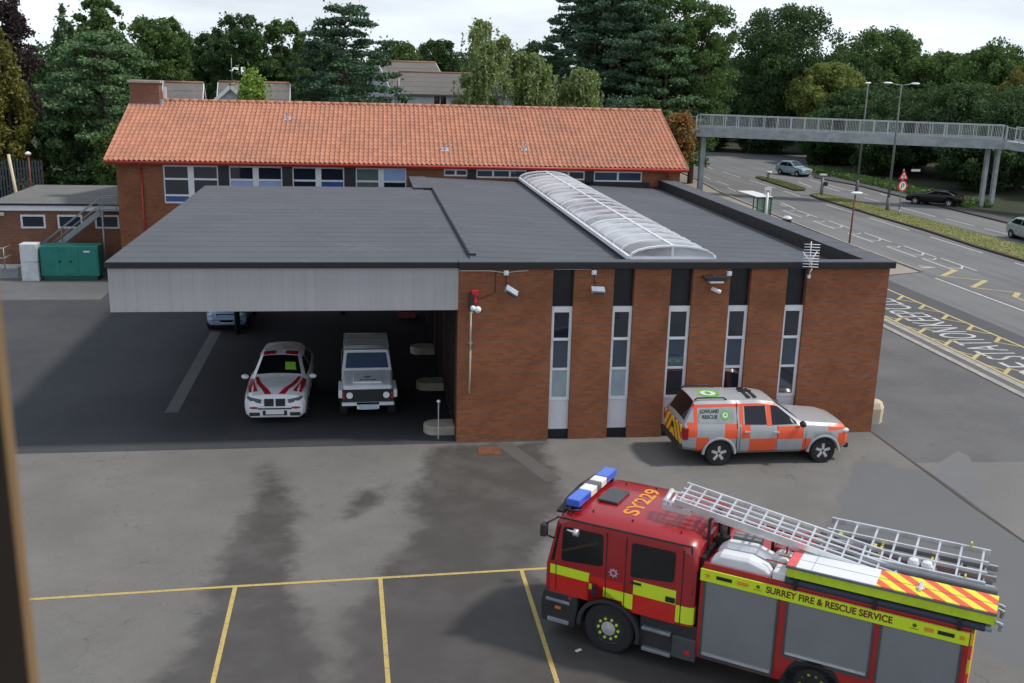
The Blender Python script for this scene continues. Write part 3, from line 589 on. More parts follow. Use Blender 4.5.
# ------------------------------------------------------------------ red tiled wing
A_ = -.0241
tw = empty('tiled_wing', (0, 23.1, 0), A_, 'long brick wing with orange pantile roof and red gutter', 'building')
EZ, RZ, RY, XL, XR = 5.96, 8.56, 6.27, -14.88, 13.70
def tp(mb, name, mat, parent=tw, **k): return mb.build(name, mat, parent, **k)
wm = MB(); X0, X1 = -14.42, 13.38; Y0, Y1 = .35, 12.2
grp = [(-12.24, -9.65, 3.93), (-9.13, -6.59, 3.93), (-6.1, -3.59, 3.93), (-3.03, -.54, 3.93), (1.32, 2.49, 5.42), (2.94, 5.47, 5.36), (5.95, 8.44, 5.31), (8.91, 11.40, 5.25)]
x = X0
for a, b, zb in grp: wm.box(x, a, Y0, Y0+.25, 0, 5.88); wm.box(a, b, Y0, Y0+.25, 0, zb); wm.box(a, b, Y0, Y0+.25, 5.78, 5.88); x = b
wm.box(x, X1, Y0, Y0+.25, 0, 5.88); wm.box(X0, X1, Y1-.25, Y1, 0, 5.88)
for a, b in ((X0, X0+.25), (X1-.25, X1)):
    wm.prism([(Y0+.25, 0), (Y1-.25, 0), (Y1-.25, 5.88), (RY, 8.4), (Y0+.25, 5.88)], a, b, plane='yz')
tp(wm, 'wall', M_BRICK)
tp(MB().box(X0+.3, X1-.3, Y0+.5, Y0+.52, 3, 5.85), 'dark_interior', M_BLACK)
bpn = MB()
for a, b in ((-9.645, -9.135), (-6.585, -6.105), (-3.585, -3.035), (2.495, 2.935), (5.475, 5.945), (8.445, 8.905)): bpn.box(a, b, Y0-.02, Y0, 3.8, 5.86)
bpn.box(1.0, 11.8, Y0-.02, Y0-.001, 3.8, 5.24); tp(bpn, 'black_panel', paint('charcoal_panel', (.03, .028, .032), .6))
rr = random.Random(3)
for gi, (a, b, zb) in enumerate(grp):
    f = MB(); y0, y1 = Y0+.03, Y0+.11; f.box(a, b, y0, y1, 5.70, 5.78); f.box(a, b, y0, y1, zb, zb+.07); f.box(a, a+.06, y0, y1, zb+.07, 5.70); f.box(b-.06, b, y0, y1, zb+.07, 5.70)
    if gi < 4:
        mid = (a+b)/2; f.box(mid-.14, mid+.14, y0-.01, y1, zb+.07, 5.70)
        for c, d in ((a+.06, mid-.14), (mid+.14, b-.06)):
            f.box(c, d, y0, y1, 5.06, 5.15); f.box(c, d, y0, y1, 4.27, 4.36)
    else:
        n = 2 if gi in (4, 7) else 3
        for k in range(1, n): xx = a+(b-a)*k/n; f.box(xx-.05, xx+.05, y0, y1, zb+.07, 5.70)
    fo = tp(f, 'window', M_WHITE)
    if gi < 4:
        for c, d, s in ((a+.06, mid-.14, 0), (mid+.14, b-.06, 1)):
            for z0, z1, lv in ((5.15, 5.70, 0), (4.36, 5.06, 1), (zb+.07, 4.27, 2)):
                mt = M_GLASS  # pane base colours differ: dark, pale blue, greenish, deep blue
                if (gi, lv) in ((1, 1),) or (gi, s, lv) in ((3, 1, 0),): mt = M_BLUEG
                if (gi, s) == (3, 0) and lv < 2: mt = glass('green_tinted_glass', (.10, .14, .13), .1)
                if (gi, s, lv) in ((0, 0, 2), (2, 1, 1)): mt = glass('deep_blue_glass', (.05, .09, .25), .15)
                tp(MB().box(c, d, Y0+.07, Y0+.08, z0, z1), 'pane', mt, fo)
    else: tp(MB().box(a+.06, b-.06, Y0+.07, Y0+.08, zb+.07, 5.70), 'pane', [M_GLASS, glass('slate_blue_glass', (.03, .05, .09), .1)][gi % 2], fo)
# roof of real pantile waves
nc, nr = 121, 17; SUB = 6; slope = Vector((0, RY, RZ-EZ)); nrm = Vector((0, -(RZ-EZ), RY)).normalized()
us = np.linspace(0, nc, nc*SUB+1); prof = .050*np.maximum(np.cos(2*PI*us), -.35)
V = []; F = []; NX = len(us)
tv = []
for r in range(nr):
    for t, h in ((0, .026), (.98, .004)): tv.append(((r+t)/nr, h))
for t, h in tv:
    for i in range(NX):
        p = slope*t+nrm*(prof[i]+h+.03); V.append((XL+(XR-XL)*us[i]/nc, p.y, EZ+p.z))
for j in range(len(tv)-1):
    for i in range(NX-1): a = j*NX+i; F.append((a, a+1, a+1+NX, a+NX))
rf = MB(); rf.v = V; rf.f = F; rf.m = [0]*len(F); rf.sm = [False]*len(F)
rf.add([(XL, RY, RZ), (XR, RY, RZ), (XR, 2*RY, EZ), (XL, 2*RY, EZ)], [(0, 1, 2, 3)])
ro2 = tp(rf, 'roof', M_TILE, fix=False)
rt = MB()
for k in range(58):
    xa = XL+(XR-XL)*k/58; rt.tube((xa, RY, RZ+.035), (xa+.495, RY, RZ+.040), .112, .118, 8)
tp(rt, 'ridge_tiles', M_TILE, ro2)
tp(MB().box(XL+.02, XR-.02, -.03, .02, EZ-.14, EZ-.03).prism([(0.02, EZ-.16), (Y0, EZ-.16), (Y0, EZ-.1), (.02, EZ-.03)], XL+.05, XR-.05, plane='yz'), 'fascia_board', M_RED)
gt = MB(); gt.tube((XL, -.08, EZ-.04), (XR, -.08, EZ-.04), .07, n=10)
tp(gt, 'gutter', M_RED)
for xa, zb in ((-13.25, .1), (12.68, 4.6)):
    tp(MB().path([(xa, -.05, EZ-.08), (xa, -.02, EZ-.2), (xa, Y0-.08, EZ-.42), (xa, Y0-.08, zb)], .045), 'downpipe', M_RED)
vb = MB()
for xx in (XL-.01, XR-.05): vb.prism([(0, EZ-.12), (RY, RZ-.12), (2*RY, EZ-.12), (2*RY, EZ+.03), (RY, RZ+.04), (0, EZ+.04)], xx, xx+.06, plane='yz')
tp(vb, 'verge', paint('verge_mortar', (.42, .24, .16), .9))
ch = tp(MB().box(-14.80, -13.32, 5.75, 6.6, 7.9, 9.50), 'chimney', M_BRICK2)
tp(MB().box(-14.89, -13.22, 5.65, 6.7, 9.50, 9.62), 'chimney_cap', M_CONC, ch); tp(MB().box(-14.84, -13.2, 5.67, 5.75, 8.2, 8.42).box(-13.32, -13.2, 5.75, 6.6, 8.3, 8.65), 'flashing', paint('lead_flashing', (.30, .33, .37), .6), ch)
tp(MB().box(-13.2, -13.05, 6.2, 6.3, 8.7, 9.3), 'mast_bracket', M_WHITE, ch)
for xa, ya in ((-6.67, 4.5), (1.42, 1.5), (5.53, 1.7)):
    zz = EZ+(RZ-EZ)*ya/RY; vt = MB(); vt.tube((xa, ya, zz-.02), (xa, ya, zz+.34), .045); vt.tube((xa, ya, zz+.34), (xa, ya, zz+.40), .07)
    vt.add([(xa-.22, ya-.2, zz-.02), (xa+.22, ya-.2, zz-.02), (xa+.22, ya+.2, zz+.15), (xa-.22, ya+.2, zz+.15)], [(0, 1, 2, 3)]); tp(vt, 'roof_vent', paint('lead_vent', (.42, .42, .44), .5))

# ------------------------------------------------------------------ low flat-roofed building on the left
fb = empty('flat_roofed_annex', (-17.5, 27, 0), 0, 'low brick annex with flat grey roof, white fascia and three small windows', 'building')
def fp(mb, name, mat, parent=fb, **k): return mb.build(name, mat, parent, off=(17.5, -27, 0), **k)
fwn = [(-19.97, -18.77), (-18.18, -16.96), (-16.35, -15.15)]
wm = MB(); x = -21.3
for a, b in fwn: wm.box(x, a, 27, 27.25, 0, 3.1); wm.box(a, b, 27, 27.25, 0, 2.18); wm.box(a, b, 27, 27.25, 2.88, 3.1); x = b
wm.box(x, -14.5, 27, 27.25, 0, 3.1).box(-21.3, -21.05, 27.25, 35.2, 0, 3.1).box(-21.05, -14.5, 34.95, 35.2, 0, 3.1); fp(wm, 'wall', M_BRICK2)
for a, b in fwn:
    f = MB().box(a, b, 27.0, 27.08, 2.18, 2.26).box(a, b, 27.0, 27.08, 2.78, 2.88).box(a, a+.09, 27.0, 27.08, 2.26, 2.78).box(b-.09, b, 27.0, 27.08, 2.26, 2.78); fo = fp(f, 'window', M_WHITE)
    fp(MB().box(a+.09, b-.09, 27.05, 27.06, 2.26, 2.78), 'pane', M_GLASS, fo)
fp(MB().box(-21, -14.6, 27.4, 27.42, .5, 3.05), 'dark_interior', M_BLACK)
fp(MB().box(-21.45, -14.5, 26.85, 27.0, 3.1, 3.38).box(-21.45, -21.3, 27.0, 35.3, 3.1, 3.38), 'fascia', M_WHITE); fp(MB().box(-21.5, -14.5, 26.8, 35.4, 3.38, 3.46), 'roof', M_FELT2); fp(MB().box(-21.52, -14.5, 26.77, 26.8, 3.37, 3.47), 'roof_edge', M_BLACK)
tag(MB().box(-20.93, -20.7, 26.88, 27.0, 2.82, 3.0).build('bulkhead_lamp', paint('cream_plastic', (.6, .56, .4), .4), bevel=.02), 'small square cream lamp at the left end of the annex wall', 'lamp')
# external staircase
t = empty('steel_staircase', (-18, 25.9, 0), 0, 'galvanised steel staircase rising behind the green generator', 'staircase')
O2 = (18, -25.9, 0)
xb_, zb_, xt, zt_ = -19.8, .05, -15.75, 3.2
for yy in (25.5, 26.3): MB().bar((xb_, yy, .05), (xt, yy, zt_), .05, .26).build('stringer', M_STEEL, t, off=O2)
tr_ = MB()
for k in range(14): s = k/13; tr_.box(-19.7+s*3.95-.12, -19.7+s*3.95+.12, 25.53, 26.27, .15+s*3.1, .18+s*3.1)
tr_.build('treads', M_STEEL, t, off=O2)
MB().box(-15.95, -14.4, 25.45, 26.5, 3.3, 3.4).build('landing', M_STEEL, t, off=O2)
for yy in (25.46, 26.34):
    h = MB().path([(-19.6, yy, .85), (-15.7, yy, 3.95), (-14.45, yy, 3.95)], .022).path([(-19.6, yy, .5), (-15.7, yy, 3.6), (-14.45, yy, 3.6)], .014)
    for xx, zz in ((-19.5, .2), (-17.6, 1.75), (-15.7, 3.3), (-14.9, 3.3)): h.tube((xx, yy, zz), (xx, yy, zz+.65), .018)
    h.build('handrail', M_STEEL, t, off=O2)
for xx in (-15.6, -14.6): MB().tube((xx, 25.5, 0), (xx, 25.5, 3.3), .05).build('post', M_STEEL, t, off=O2)
t = empty('steel_ramp_landing', (-20.8, 25.6, 0), 0, 'low grey landing with handrail at the far left of the annex', 'landing')
MB().box(-.9, 1.0, -.4, .7, .35, .45).box(-.9, 1.0, -.35, .65, 0, .35).build('platform', M_STEEL, t)
h = MB()
for xx in (-.9, .05, .45): h.tube((xx, -.4, .4), (xx, -.4, 1.45), .025)
for zz in (.95, 1.45): h.tube((-.9, -.4, zz), (.45, -.4, zz), .022).tube((.45, -.4, zz), (.45, .6, zz), .022)
h.build('handrail', M_STEEL, t)
# generator
t = empty('generator', (-17.0, 24.75, 0), 0, 'green steel generator housing in front of the staircase', 'generator')
MG_ = paint('generator_green', (.015, .22, .17), .45, var=.15)
MB().box(-1.37, 1.37, -.55, .55, .22, 1.72).build('housing', MG_, t, bevel=.04); MB().box(-1.25, 1.25, -.5, .5, .04, .22).build('base_frame', paint('dark_green', (.008, .10, .08), .6), t)
for a in (-1.3, -.42, .44): MB().box(a, a+.84, -.565, -.55, .34, 1.6).build('door', MG_, t, bevel=.005)
MB().box(-.5, -.42, -.59, -.565, .92, 1.02).box(.02, .1, -.59, -.565, .92, 1.02).build('latch', M_BLACK, t)
MB().box(.7, .98, -.572, -.566, 1.42, 1.5).build('label_plate', M_WHITE, t)
lv = MB()
for k in range(8): lv.box(1.372, 1.385, -.4, .4, .5+.13*k, .56+.13*k)
lv.build('louvres', MG_, t)
t = empty('meter_cabinet', (-18.85, 24.4, 0), 0, 'tall white two-section cabinet beside the green generator', 'cabinet')
MB().box(-.4, .4, -.35, .35, 0, .93).box(-.4, .4, -.33, .35, .95, 1.85).build('cabinet_body', paint('off_white', (.60, .64, .66), .5), t, bevel=.03); MB().box(-.34, -.0, -.362, -.35, .08, .95).box(.01, .34, -.362, -.35, .08, .95).build('door', paint('off_white', (.6, .64, .66), .5), t, bevel=.004)
# fence, lamp, cream post at left
fn = MB()
for k in range(38): xx = -31+.19*k; fn.box(xx, xx+.10, 45, 45.03, .1, 4.0 if k % 2 else 3.95)
fn.box(-31, -23.9, 45.03, 45.07, 3.4, 3.5).box(-31, -23.9, 45.03, 45.07, .6, .7); tag(fn.build('palisade_fence', paint('blue_grey_steel', (.05, .065, .085), .6)), 'tall blue-grey palisade fence beyond the annex roof', 'fence')
t = empty('yard_lamp', (-24.4, 44, 0), 0, 'dark red lamp post with pale head by the palisade fence', 'lamp post'); MB().tube((0, 0, 0), (0, 0, 4.4), .06).build('pole', paint('dark_red_pole', (.16, .03, .03), .5), t); MB().lathe([(.01, .0), (.16, .06), (.2, .16), (.05, .28)], (0, 0, 4.38)).build('lamp_head', M_WHITE, t)
tag(MB().tube((-23.1, 37.6, 0), (-23.6, 37.6, 5.0), .09).build('leaning_post', paint('cream_post', (.62, .53, .36), .6)), 'leaning cream post at the left edge behind the annex', 'post')

# ------------------------------------------------------------------ wooden window post beside the camera
def woodmat():
    m, nt, bs = newmat('varnished_wood'); tc = nt.nodes.new('ShaderNodeTexCoord'); mp = nt.nodes.new('ShaderNodeMapping'); mp.inputs['Scale'].default_value = (40, 40, 2.5); nt.links.new(tc.outputs['Object'], mp.inputs[0])
    f = noise(nt, 1, 6, .6, mp.outputs[0]); f2 = noise(nt, 70, 4)
    c = mixc(nt, ramp(nt, f, .3, .7), (.20, .12, .05), (.32, .20, .09)); c = mixc(nt, mth(nt, 'MULTIPLY', f2, .4), c, (.12, .07, .03)); nt.links.new(c, bs.inputs['Base Color']); bs.inputs['Roughness'].default_value = .5; return m
M_WOOD = woodmat()
px_, py_ = CAM.x-.2755, CAM.y+.8
wp = MB(); wp.box(px_-.9, px_, py_, py_+.022, CAM.z-2.2, CAM.z+1.5)
wp.m = [0]*6; wp.m[2] = 1  # viewer-facing face: shade of the unlit room put into its colour
tag(wp.build('window_frame', [M_WOOD, paint('wood_in_room_shade', (.022, .013, .006), .7)]), 'brown wooden window post at the left edge close to the viewer', 'window frame')

# ------------------------------------------------------------------ houses behind
def house(name, loc, rz, L, Dp, zw, zr_, wall, roofm, label, wins=(), gable=True, chim=None):
    t = empty(name, loc, rz, label, 'house')
    wmb = MB().box(-L/2, L/2, -Dp/2, Dp/2, 0, zw)
    for s in (-1, 1): wmb.prism([(-Dp/2, zw), (Dp/2, zw), (0, zr_-.1)], s*L/2-.1*(s > 0)-(-.0), s*L/2+.1*(s < 0), plane='yz')
    wmb.build('wall', wall, t)
    rm = MB(); k = (zr_-zw)/(Dp/2)
    for s in (-1, 1):
        a = s*(Dp/2+.4); rm.add([(-L/2-.3, a, zw-.4*k), (L/2+.3, a, zw-.4*k), (L/2+.3, 0, zr_), (-L/2-.3, 0, zr_), (-L/2-.3, a, zw-.4*k+.15), (L/2+.3, a, zw-.4*k+.15), (L/2+.3, 0, zr_+.15), (-L/2-.3, 0, zr_+.15)], [(0, 1, 2, 3), (4, 7, 6, 5), (0, 4, 5, 1), (0, 3, 7, 4), (1, 5, 6, 2), (3, 2, 6, 7)])
    ro = rm.build('roof', roofm, t)
    MB().tube((-L/2-.3, 0, zr_+.15), (L/2+.3, 0, zr_+.15), .12).build('ridge', paint('rust_ridge', (.30, .15, .10), .9), ro)
    bb = MB()
    for s in (-1, 1):
        for q in (-1, 1): bb.bar((s*(L/2+.33), q*(Dp/2+.4), zw-.4*k-.05), (s*(L/2+.33), 0, zr_+.0), .05, .28)
    bb.build('bargeboard', M_WHITE, t)
    for a, b, z0, z1 in wins:
        f = MB().box(a, b, -Dp/2-.04, -Dp/2, z0, z1).build('window', M_WHITE, t); MB().box(a+.08, (a+b)/2-.04, -Dp/2-.06, -Dp/2-.041, z0+.08, z1-.08).box((a+b)/2+.04, b-.08, -Dp/2-.06, -Dp/2-.041, z0+.08, z1-.08).build('pane', M_GLASS, f)
    if chim: MB().box(chim-.35, chim+.35, -.3, .3, zr_-.3, zr_+1.0).build('chimney', M_BRICK2, ro)
    return t
M_SLATE = feltmat('grey_brown_tiles', (.15, .138, .128)); M_RENDER = paint('white_render', (.66, .68, .72), .9)
house('house', (-17.5, 64, 0), math.radians(4), 2.6, 7, 6.3, 8.75, M_RENDER, M_SLATE, 'small distant roof with white gable boards right behind the chimney')
house('house', (-11.9, 66, 0), math.radians(2), 5.4, 7, 6.3, 8.85, M_RENDER, M_SLATE, 'distant long grey roof crossed by the small bright birch')
hg = house('house', (-13.2, 61.2, 0), math.radians(92), 3.5, 3.6, 7.2, 8.75, M_RENDER, M_SLATE, 'small distant white-edged gable with aerial left of the bright birch')
MB().tube((0, 0, 8.8), (0, 0, 11.0), .03).bar((-.3, 0, 10.8), (.3, 0, 10.8), .04).bar((-.2, 0, 10.5), (.2, 0, 10.5), .04).build('aerial', M_STEEL, hg)
house('white_house', (7.2, 84, 0), math.radians(-2), 11.5, 7.5, 8.05, 9.95, M_RENDER, M_SLATE, 'white rendered house with grey roof left of the weeping birch', wins=((-2.6, -1.2, 6.2, 7.9), (-6.0, -5.2, 6.2, 7.9)))
house('house', (2.0, 86, 0), math.radians(20), 6, 8, 8.1, 11.0, M_RENDER, M_SLATE, 'higher grey roof with rusty ridge behind the white house', chim=None)
# sign post + tall thin things on the ridge line
# ------------------------------------------------------------------ footbridge
br = empty('footbridge', (38, 59.5, 0), 0, 'pale grey concrete footbridge with mesh railings crossing the dual carriageway', 'footbridge')
BO = (-38, -59.5, 0)
M_BR = paint('bridge_concrete', (.36, .39, .40), .85, var=.3, scale=1.5); M_RAIL = paint('bridge_railing', (.50, .53, .53), .5, .2)
Av, Bv = Vector((27.4, 64.6, 0)), Vector((50.9, 53.7, 0)); dv = (Bv-Av).normalized(); nv = Vector((-dv.y, dv.x, 0)); 
def bx(mb, P, Q, w0, w1, z0, z1, z2=None, z3=None):
    n_ = Vector((-(Q-P).normalized().y, (Q-P).normalized().x, 0)); z2 = z0 if z2 is None else z2; z3 = z1 if z3 is None else z3
    v = [];
    for c, a, b in ((P, z0, z1), (Q, z2, z3)):
        for w_ in (w0, w1):
            for z in (a, b): q = c+n_*w_; v.append((q.x, q.y, z))
    return mb.add(v, [(0, 1, 3, 2), (4, 6, 7, 5), (0, 4, 5, 1), (2, 3, 7, 6), (0, 2, 6, 4), (1, 5, 7, 3)])
bx(MB(), Av, Bv, .1, 2.1, 5.3, 5.75).build('deck', M_BR, br, off=BO)
for a in (0, 2.1): bx(MB(), Av, Bv, a, a+.12, 5.15, 5.95).build('edge_beam', M_BR, br, off=BO)
Cv = Vector((57.5, 44.5, 0)); Dv_ = Vector((22.5, 72.5, 0))
bx(MB(), Bv, Cv, -.2, 2.0, 5.2, 5.85, 4.2, 4.85).build('ramp', M_BR, br, off=BO)
bx(MB(), Av+nv*.2, Dv_, -.1, 1.9, 5.5, 5.8, 4.2, 4.5).build('ramp', M_BR, br, off=BO)
def railing(P, Q, off_, z0, z1, n):
    mb = MB(); n_ = Vector((-(Q-P).normalized().y, (Q-P).normalized().x, 0))*off_; p, q = P+n_, Q+n_
    for h in (1.15, .12): mb.bar((p.x, p.y, z0+h), (q.x, q.y, z1+h), .06)
    for k in range(n+1):
        c = p.lerp(q, k/n); z = z0+(z1-z0)*k/n; mb.bar((c.x, c.y, z), (c.x, c.y, z+1.15), .07)
        if k < n:
            for j in range(1, 9): c2 = p.lerp(q, (k+j/9)/n); mb.bar((c2.x, c2.y, z+.12), (c2.x, c2.y, z+1.12), .018)
    mb.build('railing', M_RAIL, br, off=BO)
railing(Av, Bv, .06, 5.93, 5.93, 22); railing(Av, Bv, 2.16, 5.93, 5.93, 22); railing(Bv, Cv, -.1, 5.83, 4.83, 10); railing(Bv, Cv, 1.9, 5.83, 4.83, 10); railing(Av, Dv_, .1, 5.8, 4.5, 5)
for P in ((28.4, 65.5),): MB().bar((P[0], P[1], 0), (P[0], P[1], 5.3), .46, .46).build('column', M_BR, br, off=BO, bevel=.03)
for P in ((50.6, 55.6), (51.55, 55.6)): MB().bar((P[0], P[1], 0), (P[0], P[1], 5.3), .34, .34).build('column', M_BR, br, off=BO, bevel=.03)
# ------------------------------------------------------------------ street furniture
def twin_lamp(x, y, h, lb, arm=.9, rz=-8):
    t = empty('street_lamp', (x, y, 0), math.radians(rz), lb, 'street lamp', 'tall twin street lamps on the median')
    MB().tube((0, 0, 0), (0, 0, 1.2), .15, .14).tube((0, 0, 1.2), (0, 0, h), .11, .06).build('pole', paint('weathered_pole', (.15, .16, .15), .7), t)
    MB().path([(-arm, 0, h+.12), (0, 0, h-.02), (arm, 0, h+.12)], .035).build('arm', M_STEEL, t)
    for s in (-1, 1): MB().ball((s*(arm+.2), 0, h+.14), .38, .15, .09).build('lamp_head', M_WHITE, t)
twin_lamp(40.2, 52.2, 10.2, 'tall twin-headed street lamp in front of the footbridge'); twin_lamp(44.4, 66.5, 10.1, 'tall twin-headed street lamp behind the footbridge', rz=58)
t = empty('road_sign', (39.9, 49.7, 0), math.radians(12), 'red triangular warning sign above a round no U-turn sign on the median', 'road sign')
MB().tube((0, 0, 0), (0, 0, 3.75), .05).tube((0, 0, 0), (0, 0, .5), .09).build('pole', M_STEEL, t)
M_SR = paint('sign_red', (.55, .02, .02), .4, var=.05); M_SW = paint('sign_white', (.78, .78, .76), .4, var=.05)
tri = [(-.45, 2.95), (.45, 2.95), (0, 3.72)]; ti = [(-.27, 3.05), (.27, 3.05), (0, 3.5)]
MB().prism(tri, -.09, -.06, plane='xz').build('triangle_plate', M_SR, t); MB().prism(ti, -.094, -.0905, plane='xz').bar((.0, 0, 0), (0, 0, .001), .001).build('triangle_face', M_SW, t)
MB().prism([(-.1, 3.08), (-.03, 3.08), (-.03, 3.33), (-.1, 3.33)], -.098, -.0945, plane='xz').prism([(.03, 3.08), (.1, 3.08), (.1, 3.33), (.03, 3.33)], -.098, -.0945, plane='xz').build('arrows', M_BLACK, t)
MB().tube((0, -.09, 2.42), (0, -.06, 2.42), .44, n=28).build('round_plate', M_SR, t); MB().tube((0, -.094, 2.42), (0, -.0905, 2.42), .33, n=28).build('round_face', M_SW, t)
MB().path([(-.12, -.097, 2.22), (-.12, -.097, 2.55), (-.07, -.097, 2.62), (.05, -.097, 2.62), (.1, -.097, 2.55), (.1, -.097, 2.38)], .028, 6).build('u_turn_arrow', M_BLACK, t)
MB().bar((.24, -.102, 2.66), (-.24, -.102, 2.18), .06, .01).build('bar', M_SR, t)
tag(MB().box(-.42, .42, -.03, .03, -.10, .10).build('street_name_plate', M_SW), 'small white name plate by the trees behind the warning sign', 'sign').location = (46.9, 60.5, 2.7)
t = empty('traffic_signal', (39.35, 63.2, 0), 0, 'grey traffic post with pale top at the end of the long median', 'signal post')
MB().tube((0, 0, 0), (0, 0, 1.9), .16, .13).build('pole', M_STEEL, t); MB().box(-.32, .32, -.2, .2, 1.9, 2.02).build('head', M_WHITE, t); MB().box(.1, .42, -.25, .1, .95, 1.3).build('signal_box', M_DARKP, t)
t = empty('bollard', (39.3, 76.2, 0), 0, 'short bollard with white cap on the small traffic island', 'bollard'); MB().tube((0, 0, 0), (0, 0, .85), .22, .17).build('post', paint('bollard_grey', (.3, .28, .24), .7), t); MB().tube((0, 0, .85), (0, 0, 1.0), .3, .28).build('cap', M_WHITE, t)
t = empty('lamp_post', (29.0, 35.5, 0), 0, 'slim dark red post with small white lamp head behind the roof parapet', 'lamp post'); MB().tube((0, 0, 0), (.06, 0, 3.3), .06, .05).build('pole', paint('dark_red_post', (.20, .04, .045), .5), t); MB().ball((.15, 0, 3.42), .42, .2, .09).build('lamp_head', M_WHITE, t)
# bus shelter
M_SHG = bpy.data.materials.new('shelter_glass'); M_SHG.use_nodes = True; _t = M_SHG.node_tree; _a = _t.nodes.new('ShaderNodeBsdfTransparent'); _a.inputs[0].default_value = (.75, .85, .78, 1); _m = _t.nodes.new('ShaderNodeMixShader'); _m.inputs[0].default_value = .35; _t.nodes['Principled BSDF'].inputs['Base Color'].default_value = (.3, .42, .34, 1); _t.nodes['Principled BSDF'].inputs['Roughness'].default_value = .15
_t.links.new(_a.outputs[0], _m.inputs[1]); _t.links.new(_t.nodes['Principled BSDF'].outputs[0], _m.inputs[2]); _t.links.new(_m.outputs[0], _t.nodes['Material Output'].inputs[0])
t = empty('bus_shelter', (25.75, 44.2, 0), math.radians(2), 'green framed glass bus shelter with white roof beside the road', 'bus shelter')
M_GRN = paint('shelter_green', (.02, .10, .04), .45)
fm = MB()
for xx in (-.45, .08, .6): fm.bar((xx, -1.25, 0), (xx, -1.25, 2.2), .08)
for yy in (.3, 1.9): fm.bar((.6, yy, 0), (.6, yy, 2.2), .07)
for zz in (.35, 1.25, 2.12): fm.bar((-.45, -1.25, zz), (.6, -1.25, zz), .06)
fm.bar((.6, -1.25, 2.15), (.6, 1.9, 2.15), .06)
fm.build('frame', M_GRN, t)
MB().box(-.60, .66, -1.35, 2.3, 2.22, 2.28).build('roof', M_SW, t, bevel=.03)
MB().box(-.43, .58, -1.255, -1.245, .38, 2.1).build('glass_panel', M_SHG, t); MB().box(.2, .5, -1.0, 1.4, .45, .5).build('bench', M_STEEL, t)
t = empty('bus_stop_sign', (25.6, 41.8, 0), math.radians(0), 'white bus stop flag on a pale pole in front of the shelter', 'sign'); MB().tube((0, 0, 0), (0, 0, 2.7), .09).build('pole', M_SW, t); MB().box(-.24, .24, -.04, .04, 2.5, 3.05).build('flag', M_SW, t); MB().box(-.15, .15, -.046, -.041, 2.62, 2.85).build('flag_panel', paint('grey_print', (.30, .34, .36), .5), t)
t = empty('litter_bin', (26.7, 40.6, 0), 0, 'dark litter bin with pale domed lid peeping over the roof parapet', 'bin'); MB().tube((0, 0, 0), (0, 0, 1.0), .3, .33, 16).build('body', M_DARKP, t); MB().lathe([(.36, 1.0), (.36, 1.08), (.2, 1.2), (.01, 1.22)], (0, 0, 0)).build('lid', M_ALU, t)

# ------------------------------------------------------------------ vehicles
def wheel(t, x, y, r, w_, side, rimm, spokes=5, hubs=None):
    """tyre with rim as sub-part; side=-1 for the -y side"""
    o = MB().lathe([(r*.62, -w_/2), (r*.93, -w_/2), (r, -w_/2+.035), (r, w_/2-.035), (r*.93, w_/2), (r*.62, w_/2), (r*.60, .0), (r*.62, -w_/2)], (0, 0, 0), 'y', 28)
    o.f = o.f[:-2]; o.m = o.m[:-2]; o.sm = o.sm[:-2]
    o = o.build('wheel', M_TYRE, t)
    o.location = (x, y-side*w_/2, r)
    yo = side*(w_/2-.02)
    rm = MB().lathe([(r*.66, yo), (r*.60, yo-side*.015), (r*.58, yo-side*.06), (.01, yo-side*.07)], (0, 0, 0), 'y', 24, 1)
    if hubs: rm.lathe([(r*.30, yo-side*.05), (r*.28, yo+side*.01), (.01, yo+side*.02)], (0, 0, 0), 'y', 20, 0)
    rm.lathe([(r*.66, yo), (r*.60, yo), (r*.60, yo-side*.05), (r*.66, yo-side*.05)], (0, 0, 0), 'y', 24, 0)
    for k in range(spokes):
        a = 2*PI*k/spokes+.3; rm.bar((r*.08*math.cos(a), yo-side*.012, r*.08*math.sin(a)), (r*.62*math.cos(a), yo-side*.012, r*.62*math.sin(a)), .075*r/.35, .03, up=(0, 1, 0))
    rm.tube((0, yo-side*.05, 0), (0, yo, 0), r*.16, n=14)
    if hubs:
        for k in range(10): a = 2*PI*k/10; c = (r*.40*math.cos(a), yo, r*.40*math.sin(a)); rm.tube((c[0], yo-side*.03, c[2]), (c[0], yo+side*.02, c[2]), .03, n=6, m=2)
    rm.build('rim', [rimm, M_DARKP, hubs or rimm], o)
    return o
def ring(st):
    x, zb, zs, ws, zt, wt = st; zm = (zb+zs)/2
    h = [(0, zb), (ws-.14, zb), (ws-.03, zb+.1), (ws, zm), (ws-.005, zs-.12), (ws-.05, zs), (wt+.03, zt-.09), (wt-.07, zt-.015), (wt*.5, zt+.012), (0, zt+.02)]
    return [(x, -a, z) for a, z in h]+[(x, a, z) for a, z in h[-2:0:-1]]
def interp(sts, x):
    s = sorted(sts, key=lambda q: q[0]); 
    if x <= s[0][0]: return s[0]
    for a, b in zip(s[:-1], s[1:]):
        if a[0] <= x <= b[0]: t = (x-a[0])/(b[0]-a[0]); return tuple(a[i]+(b[i]-a[i])*t for i in range(6))
    return s[-1]
def side_y(sts, x, z):
    _, zb, zs, ws, zt, wt = interp(sts, x)
    if z <= zs-.12: return ws
    if z <= zs: return ws-.005-.045*(z-zs+.12)/.12
    t = (z-zs)/max(.01, zt-.09-zs); return (ws-.05)+(wt+.03-ws+.05)*min(1, t)
